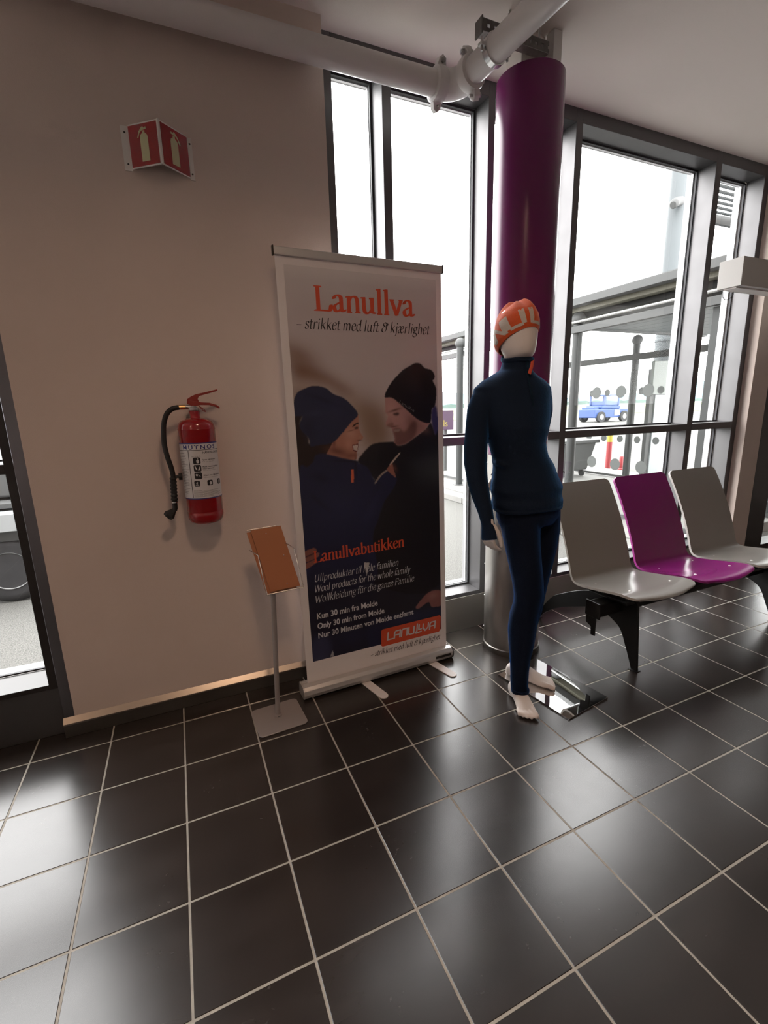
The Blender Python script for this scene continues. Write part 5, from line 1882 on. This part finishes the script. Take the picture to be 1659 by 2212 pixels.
# hem roll
hm = []
for i in range(49):
    w = 2 * math.pi * i / 48
    hm.append((1.605 + 0.176 * math.cos(w), -0.745 + 0.1255 * math.sin(w), 0.946 + 0.004 * math.sin(3 * w)))
G().tube(hm, [(0.012, 0.004)] * 49, 10, cap=False).build('hem_rib', 'sweater_knit', man, smooth=60)
# zip placket down the chest and the orange pull
zp = [(1.512, -0.8165, 1.600), (1.510, -0.815, 1.570), (1.510, -0.822, 1.540), (1.512, -0.828, 1.510), (1.514, -0.838, 1.478), (1.515, -0.850, 1.440), (1.516, -0.858, 1.405)]
G().tube(catmull(zp, 4), [(0.0035, 0.0065)] * 25, 8, up=(0, -1, 0)).build('zip_placket', 'rib_knit', man, smooth=60)
g = G()
g.tube([(1.545, -0.809, 1.602), (1.527, -0.824, 1.572), (1.503, -0.839, 1.540)], [(0.002, 0.0075)] * 3, 8, up=(-0.3, -1, 0))
g.build('zip_pull', 'banner_orange', man, smooth=40, label='orange zip pull')

# ---- beanie
HC = Vector((1.501, -0.752, 0))


def head_ab(z):
    rows = HEAD
    zs = [r[2] for r in rows]
    if z <= zs[0]:
        return rows[0][3], rows[0][4], rows[0][0], rows[0][1]
    for i in range(len(zs) - 1):
        if zs[i] <= z <= zs[i + 1]:
            f = (z - zs[i]) / (zs[i + 1] - zs[i])
            return tuple(rows[i][q] + (rows[i + 1][q] - rows[i][q]) * f for q in (3, 4, 0, 1))
    return rows[-1][3], rows[-1][4], rows[-1][0], rows[-1][1]


def brim(th):
    """height of the brim; th = 0 at the front of the head"""
    f = 0.5 + 0.5 * math.cos(th)
    return 1.628 + 0.096 * f ** 1.05


def beanie(th, t, grow=0.007):
    """t = 0 brim .. 1 crown"""
    zb = brim(th)
    z = zb + (1.842 - zb) * (t if t < 0.8 else t)
    prof_ = [(0.0, 1.0), (0.35, 1.03), (0.55, 0.98), (0.72, 0.85), (0.84, 0.67), (0.92, 0.50), (0.975, 0.33), (1.0, 0.0)]
    q = 1.0
    for (t0, q0), (t1, q1) in zip(prof_[:-1], prof_[1:]):
        if t0 <= t <= t1:
            q = q0 + (q1 - q0) * (t - t0) / (t1 - t0)
    a, b = 0.0735 + grow, 0.098 + grow
    if t < 0.12:
        a2, b2, _, _ = head_ab(z)
        f = t / 0.12
        a = (a2 + grow * 0.8) * (1 - f) + a * f
        b = (b2 + grow * 0.8) * (1 - f) + b * f
    fold = 1 + (0.035 * math.sin(5 * th + 0.8) + 0.03 * math.sin(8 * th + 1.0)) * max(0.0, min(1.0, (t - 0.55) / 0.3))
    lift = (0.005 * math.sin(2 * th + 0.9) + 0.005 * math.sin(5 * th)) * max(0.0, min(1.0, (t - 0.6) / 0.3)) * (1 if t < 0.999 else 0)
    sl_ = 0.010 * max(0.0, t - 0.5)
    return Vector((HC.x + sl_ + a * q * fold * math.sin(th), HC.y + 0.012 * t - b * q * fold * math.cos(th), z + lift))


NT, NTH = 30, 72
vs, fs = [], []
for i in range(NT):
    for j in range(NTH):
        vs.append(tuple(beanie(2 * math.pi * j / NTH, i / NT)))
vs.append(tuple(beanie(0, 1.0)))
for i in range(NT - 1):
    for j in range(NTH):
        j2 = (j + 1) % NTH
        fs.append((i * NTH + j, i * NTH + j2, (i + 1) * NTH + j2, (i + 1) * NTH + j))
top_i = len(vs) - 1
for j in range(NTH):
    fs.append(((NT - 1) * NTH + j, (NT - 1) * NTH + (j + 1) % NTH, top_i))
# inner lining so that the brim has thickness
base_i = len(vs)
for i in (0, 3):
    for j in range(NTH):
        vs.append(tuple(beanie(2 * math.pi * j / NTH, i / NT, 0.0025)))
for j in range(NTH):
    j2 = (j + 1) % NTH
    fs.append((j2, j, base_i + j, base_i + j2))
    fs.append((base_i + j2, base_i + j, base_i + NTH + j, base_i + NTH + j2))
g = G()
g.add(vs, fs)
bn = g.build('beanie', 'beanie_orange', man, smooth=70, recalc=True, label='orange knitted beanie with white block letters')
# block letters knitted round the hat (width in degrees, height as share of the hat)
BL = {
    'A': [[(0, 0), (.30, 1)], [(.30, 1), (.70, 1)], [(.70, 1), (1, 0)], [(.18, .38), (.82, .38)]],
    'N': [[(.08, 0), (.08, 1)], [(.10, .96), (.90, .04)], [(.92, 0), (.92, 1)]],
    'U': [[(.08, 1), (.08, .12)], [(.12, .08), (.88, .08)], [(.92, .12), (.92, 1)]],
    'L': [[(.08, 1), (.08, .06)], [(.08, .08), (.92, .08)]],
    'V': [[(.06, 1), (.5, .04)], [(.5, .04), (.94, 1)]],
}
for ch, th0, wd in (('A', -152, 44), ('N', -106, 40), ('U', -62, 41), ('L', -8, 38), ('L', 42, 36), ('V', 88, 40), ('A', 136, 40)):
    g = G()
    for st_ in BL[ch]:
        (xa, ya), (xb, yb) = st_
        n_ = 14
        horiz = abs(xb - xa) > abs(yb - ya) * 1.5
        for s in range(n_):
            quad = []
            for f, sg in ((s / n_, -1), ((s + 1) / n_, -1), ((s + 1) / n_, 1), (s / n_, 1)):
                x = xa + (xb - xa) * f
                y = ya + (yb - ya) * f
                if horiz:
                    y += sg * 0.095
                else:
                    x += sg * 0.135
                thb = math.radians(th0 + x * wd)
                slope = math.atan((brim(thb + 0.01) - brim(thb - 0.01)) / 0.02 / 0.088)
                hh = 0.012 + 0.066 * max(0, min(1, y))
                th = thb - hh * math.sin(slope) / 0.088
                zz_ = brim(thb) + hh * math.cos(slope)
                t_ = max(0.02, (zz_ - brim(th)) / (1.842 - brim(th)))
                quad.append(tuple(beanie(th, t_, 0.0082)))
            g.add(quad, [(0, 1, 2, 3)])
    g.build('knitted_letter', 'beanie_letter', bn, recalc=False)

# ---- mirror-polished base plate with its fitting under the heel
pa = math.radians(8)
px_, py_ = Vector((math.cos(pa), math.sin(pa), 0)), Vector((-math.sin(pa), math.cos(pa), 0))
G().obox((1.727, -0.831, 0.004), px_ * 0.147, py_ * 0.222, Vector((0, 0, 0.0038))).build('base_plate', 'plate_mirror', man, bevel=0.0006, seg=1)

# ------------------------------------------------------------------ outside: apron, kerb, walkway shelter
mat('tarmac', (0.102, 0.101, 0.095), 0.9, spec=0.2, var=(130, 0.5), bump=(120, 0.6))
mat('tarmac_far', (0.30, 0.30, 0.295), 0.9, var=(0.05, 0.1))
mat('kerb', (0.17, 0.168, 0.16), 0.85, var=(6, 0.08), bump=(50, 0.2))
mat('grass', (0.11, 0.135, 0.04), 0.9, var=(0.3, 0.2))
mat('mountain', (0.115, 0.18, 0.21), 1.0, spec=0.0, var=(0.002, 0.08))
mat('treeline', (0.06, 0.085, 0.075), 1.0, spec=0.0, var=(0.05, 0.2))
mat('steel_post', (0.032, 0.034, 0.034), 0.5, spec=0.3)
mat('steel_grey', (0.062, 0.064, 0.064), 0.6, spec=0.3)
mat('canopy_dark', (0.012, 0.012, 0.011), 0.6, spec=0.2)
mat('canopy_cream', (0.12, 0.115, 0.085), 0.6)
mat('dot_grey', (0.045, 0.05, 0.048), 0.6)
mat('white_coat', (0.30, 0.32, 0.33), 0.45)
mat('mast_grey', (0.085, 0.095, 0.10), 0.5, spec=0.2)
mat('kiosk_green', (0.11, 0.125, 0.113), 0.5)
mat('tug_blue', (0.025, 0.055, 0.17), 0.4)
mat('tyre', (0.025, 0.025, 0.027), 0.8, var=(12, 0.2))
mat('rim_grey', (0.20, 0.205, 0.205), 0.5)
mat('bollard_red', (0.30, 0.03, 0.035), 0.5)
mat('bollard_yellow', (0.36, 0.30, 0.03), 0.5)
mat('bin_grey', (0.065, 0.068, 0.068), 0.6)
mat('sign_purple', (0.045, 0.012, 0.05), 0.4)

GZ = -0.03
NOISE = random.Random(11)
gnd = G()
gnd.add([(-300, 0.06, GZ), (600, 0.06, GZ), (600, 600, GZ), (-300, 600, GZ)], [(0, 1, 2, 3)])
gnd.build('ground_apron', 'tarmac', kind='structure')
g = G()
g.add([(-300, 42, GZ + 0.03), (600, 42, GZ + 0.03), (600, 62, GZ + 0.03), (-300, 62, GZ + 0.03)], [(0, 1, 2, 3)])
g.add([(-300, 85, GZ + 0.03), (600, 85, GZ + 0.03), (600, 180, GZ + 0.03), (-300, 180, GZ + 0.03)], [(0, 1, 2, 3)])
setp(g.build('grass_strip', 'grass', kind='stuff'), 'green grass strips beside the runway', 'grass')
# distant hills
vs, fs = [], []
N = 90
for i in range(N + 1):
    x = -700 + 3200 * i / N
    y = 900 + 200 * math.sin(i * 0.21)
    hgt = 26 + 22 * math.sin(i * 0.33 + 1.2) + 12 * math.sin(i * 0.9) + 5 * math.sin(i * 2.1)
    vs += [(x, y, GZ), (x, y + 60, max(14, hgt)), (x, y + 400, GZ)]
for i in range(N):
    a = i * 3
    fs += [(a, a + 3, a + 4, a + 1), (a + 1, a + 4, a + 5, a + 2)]
g = G()
g.add(vs, fs)
setp(g.build('mountain_ridge', 'mountain', smooth=60, kind='structure'))
vs, fs = [], []
for i in range(241):
    x = -400 + 1200 * i / 240
    vs += [(x, 420, GZ), (x, 424, 2.5 + 2.2 * NOISE.random()), (x, 450, GZ)]
for i in range(240):
    a = i * 3
    fs += [(a, a + 3, a + 4, a + 1), (a + 1, a + 4, a + 5, a + 2)]
g = G()
g.add(vs, fs)
setp(g.build('tree_belt', 'treeline', kind='stuff'), 'dark line of trees beyond the runway', 'trees')

# raised kerb walkway with its edge stones
kb = thing('kerb_walkway', (6.0, 3.5, 0), 'pale raised kerb walkway running out from the facade below the glazed shelter', 'kerb')
G().box(4.17, 8.2, 0.40, 9.0, GZ, 0.085).build('slab', 'kerb', kb, bevel=0.006, seg=1)
y = 0.40
while y < 8.9:
    G().box(3.95, 4.165, y, min(y + 0.985, 9.0), GZ, 0.07).build('kerb_stone', 'kerb', kb, bevel=0.012)
    y += 1.0

# glazed shelter along the walkway
sh = thing('glazed_shelter', (6.0, 3.2, 0.085), 'steel and glass walkway shelter with ball-topped posts outside the right window', 'shelter')
KZ = 0.085


def post(x, y, h, r=0.057):
    p = G().cyl((x, y, KZ), (x, y, h), r, 20).build('post', 'steel_post', sh, smooth=40)
    G().ball((x, y, h + 0.065), 0.085, 20, 12).build('ball_finial', 'steel_grey', p, smooth=60)
    G().lathe([(0.11, KZ), (0.11, KZ + 0.012), (0.06, KZ + 0.014)], (x, y, 0), 20).build('foot_plate', 'steel_grey', p, smooth=40)


for (x, y) in ((4.52, 4.35), (4.80, 2.14)):
    post(x, y, 2.36)
G().box(4.60, 4.72, 0.13, 5.7, 2.545, 2.625).build('fascia', 'steel_grey', sh, bevel=0.004)
G().box(4.72, 6.2, 0.13, 5.7, 2.62, 2.66).build('roof_sheet', 'steel_grey', sh)
G().box(4.74, 4.86, 0.13, 5.7, 2.50, 2.56).build('soffit_strip', 'canopy_cream', sh)
G().box(4.88, 5.10, 0.13, 5.7, 2.44, 2.58).build('gutter_beam', 'canopy_dark', sh, bevel=0.004)
G().cyl((4.74, 0.13, 2.385), (4.74, 5.7, 2.385), 0.018, 12).build('tension_rail', 'steel_bright', sh, smooth=40)
G().box(4.725, 4.785, 0.13, 5.7, 2.255, 2.335).build('head_beam', 'steel_grey', sh, bevel=0.004)
G().box(4.735, 4.775, 0.45, 5.7, 0.10, 0.14).build('foot_rail', 'steel_grey', sh, bevel=0.003)
for yy in (1.2, 2.6, 4.0, 5.4):
    G().box(5.1, 6.2, yy, yy + 0.08, 2.50, 2.62).build('cross_beam', 'canopy_dark', sh, bevel=0.004)
G().box(4.80, 4.985, 0.46, 0.53, KZ, 2.25).build('end_post', 'steel_post', sh, bevel=0.004)
G().sheet(5.0, 6.15, 0.485, KZ + 0.06, 2.25).build('glass_panel', 'tinted_glass', sh)
G().box(6.15, 6.21, 0.46, 0.53, KZ, 2.44).build('end_post', 'steel_post', sh, bevel=0.004)
G().box(4.985, 6.15, 0.46, 0.53, 2.25, 2.35).build('end_beam', 'canopy_dark', sh, bevel=0.004)
ys = [0.47, 2.10, 4.30, 5.65]
for k in range(3):
    pn = G().sheet_y(4.750, ys[k] + 0.02, ys[k + 1] - 0.02, 0.15, 2.25).build('glass_panel', 'shelter_glass', sh)
    if k < 2:
        yy = 0.73 + (0 if k == 0 else 1.70)
        n_ = 0
        while yy < ys[k + 1] - 0.1:
            if yy > ys[k] + 0.1:
                for z, r in ((1.53, 0.068), (0.71, 0.068)):
                    G().lathe([(r, 0.0), (r, 0.002)], (4.7425, yy, z), 24, 'X').build('warning_dot', 'dot_grey', pn)
            yy += 0.336
fs_r = thing('glass_wind_screen', (7.31, 3.0, KZ), 'far glass wind screen with small grey dots behind the walkway shelter', 'glass screen')
G().cyl((7.35, 3.33, KZ), (7.35, 3.33, 2.36), 0.057, 20).build('post', 'steel_post', fs_r, smooth=40)
G().ball((7.35, 3.33, 2.425), 0.085, 20, 12).build('ball_finial', 'steel_grey', fs_r, smooth=60)
G().box(7.28, 7.33, 0.60, 5.6, 2.10, 2.20).build('head_beam', 'canopy_dark', fs_r, bevel=0.004)
G().box(7.29, 7.33, 0.60, 5.6, 0.10, 0.14).build('foot_rail', 'steel_grey', fs_r, bevel=0.003)
for yy in (0.62, 5.55):
    G().box(7.29, 7.33, yy, yy + 0.04, KZ, 2.15).build('end_post', 'steel_post', fs_r)
for k in range(3):
    pn = G().sheet_y(7.305, ys[k] + 0.20, ys[k + 1] - 0.02, 0.15, 2.08).build('glass_panel', 'shelter_glass', fs_r)
    yy = ys[k] + 0.34
    while yy < ys[k + 1] - 0.1:
        for z in (1.59, 0.78):
            G().lathe([(0.06, 0.0), (0.06, 0.002)], (7.2965, yy, z), 20, 'X').build('warning_dot', 'dot_grey', pn)
        yy += 0.342
# roller of the shelter roof seen through the far bay
sl = thing('slatted_sunscreen', (7.0, 1.9, 3.2), 'slatted sunscreen roof high outside the narrow right window', 'sunscreen')
for k in range(11):
    y = 0.66 + k * 0.092
    xa = 0.1214 + (y + 2.4436) * 1.52
    G().obox(((xa + 8.4) / 2, y, 3.60), ((8.4 - xa) / 2, 0, 0), (0, 0.034, 0.010), (0, -0.002, 0.007)).build('slat', 'mast_grey', sl)
G().box(6.25, 8.4, 1.655, 1.70, 3.52, 3.62).build('edge_beam', 'steel_grey', sl)
G().obox((7.0, 1.20, 3.565), (0.035, 0, 0), (0, 0.46, 0), (0, 0, 0.022)).build('cross_bearer', 'steel_grey', sl)

# white panelled soffit of the canopy behind the shelter
sf_ = thing('canopy_soffit', (7.6, 2.2, 2.62), 'white panelled canopy soffit with dark joints beyond the shelter beam', 'canopy')
for k in range(10):
    G().box(6.28 + k * 0.32, 6.28 + k * 0.32 + 0.305, 0.60, 3.55, 2.61, 2.65).build('soffit_panel', 'mast_grey', sf_, bevel=0.003, seg=1)
G().box(6.26, 9.50, 3.551, 3.62, 2.58, 2.68).build('edge_trim', 'steel_grey', sf_)

# tall white mast with a lamp arm
ms = thing('white_mast', (8.72, 3.85, 0), 'tall white round mast with a lamp arm outside the right window', 'mast')
G().cyl((8.72, 3.85, GZ), (8.72, 3.85, 5.6), 0.15, 28).build('mast_tube', 'mast_grey', ms, smooth=40)
G().lathe([(0.155, 2.50), (0.165, 2.51), (0.165, 2.55), (0.155, 2.56)], (8.72, 3.85, 0), 28).build('collar', 'mast_grey', ms, smooth=40)
G().tube(catmull([(8.72, 3.75, 4.84), (8.58, 3.70, 4.80), (8.42, 3.66, 4.75), (8.30, 3.63, 4.68)], 4), [0.05] * 4 + [0.075] * 8 + [0.05], 16).build('lamp_head', 'steel_grey', ms, smooth=50)

# kiosk board
kk = thing('notice_board', (7.6, 3.2, 0), 'pale green notice board on grey posts behind the shelter glass', 'board')
G().box(7.50, 8.12, 3.08, 3.14, 1.53, 2.07).build('panel', 'kiosk_green', kk, bevel=0.004)
for xx in (7.60, 8.02):
    G().box(xx - 0.05, xx + 0.05, 3.15, 3.22, KZ, 1.95).build('post', 'steel_grey', kk, bevel=0.004)
G().box(7.66, 7.95, 3.13, 3.17, KZ, 1.52).build('lower_panel', 'white_coat', kk)

# bollards
bo = thing('bollard', (8.50, 4.7, GZ), 'tall red bollard with a yellow top outside the window', 'bollard')
G().cyl((8.50, 4.7, GZ), (8.50, 4.7, 0.60), 0.055, 18).build('shaft', 'bollard_red', bo, smooth=40)
G().cyl((8.50, 4.7, 0.60), (8.50, 4.7, 0.78), 0.055, 18).build('top', 'bollard_yellow', bo, smooth=40)
bo = thing('bollard', (8.90, 4.7, GZ), 'short red bollard beside the red and yellow one', 'bollard')
G().lathe([(0.085, GZ), (0.08, GZ + 0.03), (0.05, GZ + 0.05), (0.045, 0.25), (0.03, 0.27)], (8.90, 4.7, 0), 18).build('shaft', 'bollard_red', bo, smooth=40)

# waste container
wc = thing('waste_container', (7.25, 4.7, KZ), 'grey wheeled waste container beyond the left shelter post', 'container')
g = G()
g.rings([[(6.45, 3.95, 0.20), (7.08, 3.95, 0.20), (7.08, 4.45, 0.20), (6.45, 4.45, 0.20)], [(6.35, 3.88, 0.70), (7.20, 3.88, 0.70), (7.20, 4.52, 0.70), (6.35, 4.52, 0.70)]])
g.build('tub', 'bin_grey', wc, bevel=0.02)
G().box(6.30, 7.24, 3.83, 4.56, 0.70, 0.76).build('lid', 'bin_grey', wc, bevel=0.015)
for xx in (6.55, 7.0):
    for yy in (4.0, 4.4):
        G().cyl((xx - 0.02, yy, KZ + 0.055), (xx + 0.02, yy, KZ + 0.055), 0.055, 14).build('castor', 'tyre', wc, smooth=40)

# purple arrivals sign
ar = thing('arrivals_sign', (5.05, 6.0, 0), 'purple arrivals sign with pale lettering outside the middle window', 'sign')
G().box(4.55, 5.44, 6.0, 6.05, 0.95, 1.345).build('panel', 'sign_purple', ar, bevel=0.004)
for xx in (4.70, 5.28):
    G().box(xx - 0.03, xx + 0.03, 6.05, 6.10, KZ, 1.3).build('post', 'steel_grey', ar)
vs_, fs_ = text_flat('Arrivals', 0.19)
vs_ = fit_width(vs_, 4.72, 5.29)
g = G()
g.add([(a, 5.995, 1.02 + b) for a, b in vs_], fs_)
g.build('lettering', 'bollard_yellow', ar)

# blue aircraft tug on the apron
tg_ = thing('aircraft_tug', (30.6, 24.4, GZ), 'blue aircraft tug with an open cab far out on the apron', 'tug')


def tb_(x0, x1, y0, y1, z0, z1, m, name, bev=0.03):
    return G().box(x0, x1, y0, y1, z0, z1).build(name, m, tg_, bevel=bev)


tb_(28.9, 32.4, 23.6, 25.2, 0.30, 0.95, 'tug_blue', 'chassis', 0.06)
tb_(29.6, 31.6, 23.65, 25.15, 0.95, 1.20, 'tug_blue', 'bonnet', 0.06)
for xx in (30.0, 31.4):
    for yy in (23.7, 25.1):
        tb_(xx - 0.05, xx + 0.05, yy - 0.05, yy + 0.05, 1.2, 1.92, 'tug_blue', 'cab_pillar', 0.0)
tb_(29.9, 31.5, 23.62, 25.18, 1.92, 2.02, 'tug_blue', 'cab_roof', 0.03)
tb_(30.06, 31.34, 23.66, 23.68, 1.22, 1.90, 'shelter_glass', 'cab_window', 0.0)
tb_(30.9, 31.5, 23.57, 23.59, 0.45, 0.85, 'white_coat', 'side_panel', 0.0)
tb_(30.05, 31.35, 23.70, 25.10, 1.2, 1.50, 'tug_blue', 'cab_body', 0.03)
tb_(29.0, 29.5, 23.8, 25.0, 0.95, 1.10, 'tug_blue', 'front_box', 0.03)
for xx in (29.5, 31.9):
    for yy in (23.6, 25.2):
        w = G().cyl((xx, yy - 0.12, GZ + 0.40), (xx, yy + 0.12, GZ + 0.40), 0.40, 24).build('wheel', 'tyre', tg_, smooth=40)
        G().cyl((xx, yy - 0.13, GZ + 0.40), (xx, yy + 0.13, GZ + 0.40), 0.20, 20).build('rim', 'rim_grey', w, smooth=40)

# trailer with a big wheel, seen through the left window
tr = thing('apron_trailer', (-1.9, 2.3, GZ), 'white flatbed trailer with a thick black tyre outside the left window', 'trailer')
wx, wy, wr = -1.215, 2.06, 0.265
wheel = G().lathe([(0.12, -0.10), (0.20, -0.105), (wr - 0.03, -0.10), (wr, -0.07), (wr, 0.07), (wr - 0.03, 0.10), (0.20, 0.105), (0.12, 0.10)], (wx, wy, GZ + wr), 48, 'Y').build('tyre', 'tyre', tr, smooth=40)
G().lathe([(0.005, -0.050), (0.05, -0.052), (0.10, -0.070), (0.145, -0.102), (0.150, -0.108), (0.150, 0.05), (0.0, 0.05)], (wx, wy, GZ + wr), 40, 'Y').build('rim', 'rim_grey', wheel, smooth=40)
for k in range(5):
    a = 2 * math.pi * k / 5 + 0.3
    G().lathe([(0.012, -0.075), (0.012, -0.05)], (wx + 0.055 * math.cos(a), wy, GZ + wr + 0.055 * math.sin(a)), 8, 'Y').build('wheel_nut', 'steel_bright', wheel, recalc=True)
G().box(-4.2, -0.55, 1.95, 3.5, 0.475, 0.56).build('side_rail', 'steel_grey', tr, bevel=0.006)
G().box(-4.2, -0.55, 1.90, 3.5, 0.56, 0.70).build('deck', 'white_coat', tr, bevel=0.006)
G().box(-4.2, -0.60, 2.05, 3.4, 0.72, 0.76).build('deck_rail', 'steel_grey', tr, bevel=0.004)
G().box(-4.2, -0.70, 2.25, 3.3, 0.78, 1.05).build('load', 'bin_grey', tr, bevel=0.02)
G().box(-3.4, -3.0, 2.1, 3.3, GZ, 0.47).build('rear_support', 'steel_grey', tr, bevel=0.01)
G().cyl((wx, 2.0, GZ + wr), (wx, 3.4, GZ + wr), 0.03, 12).build('axle', 'steel_grey', tr)
G().box(wx - 0.04, wx + 0.04, 2.4, 2.48, GZ + wr, 0.48).build('axle_bracket', 'steel_grey', tr)
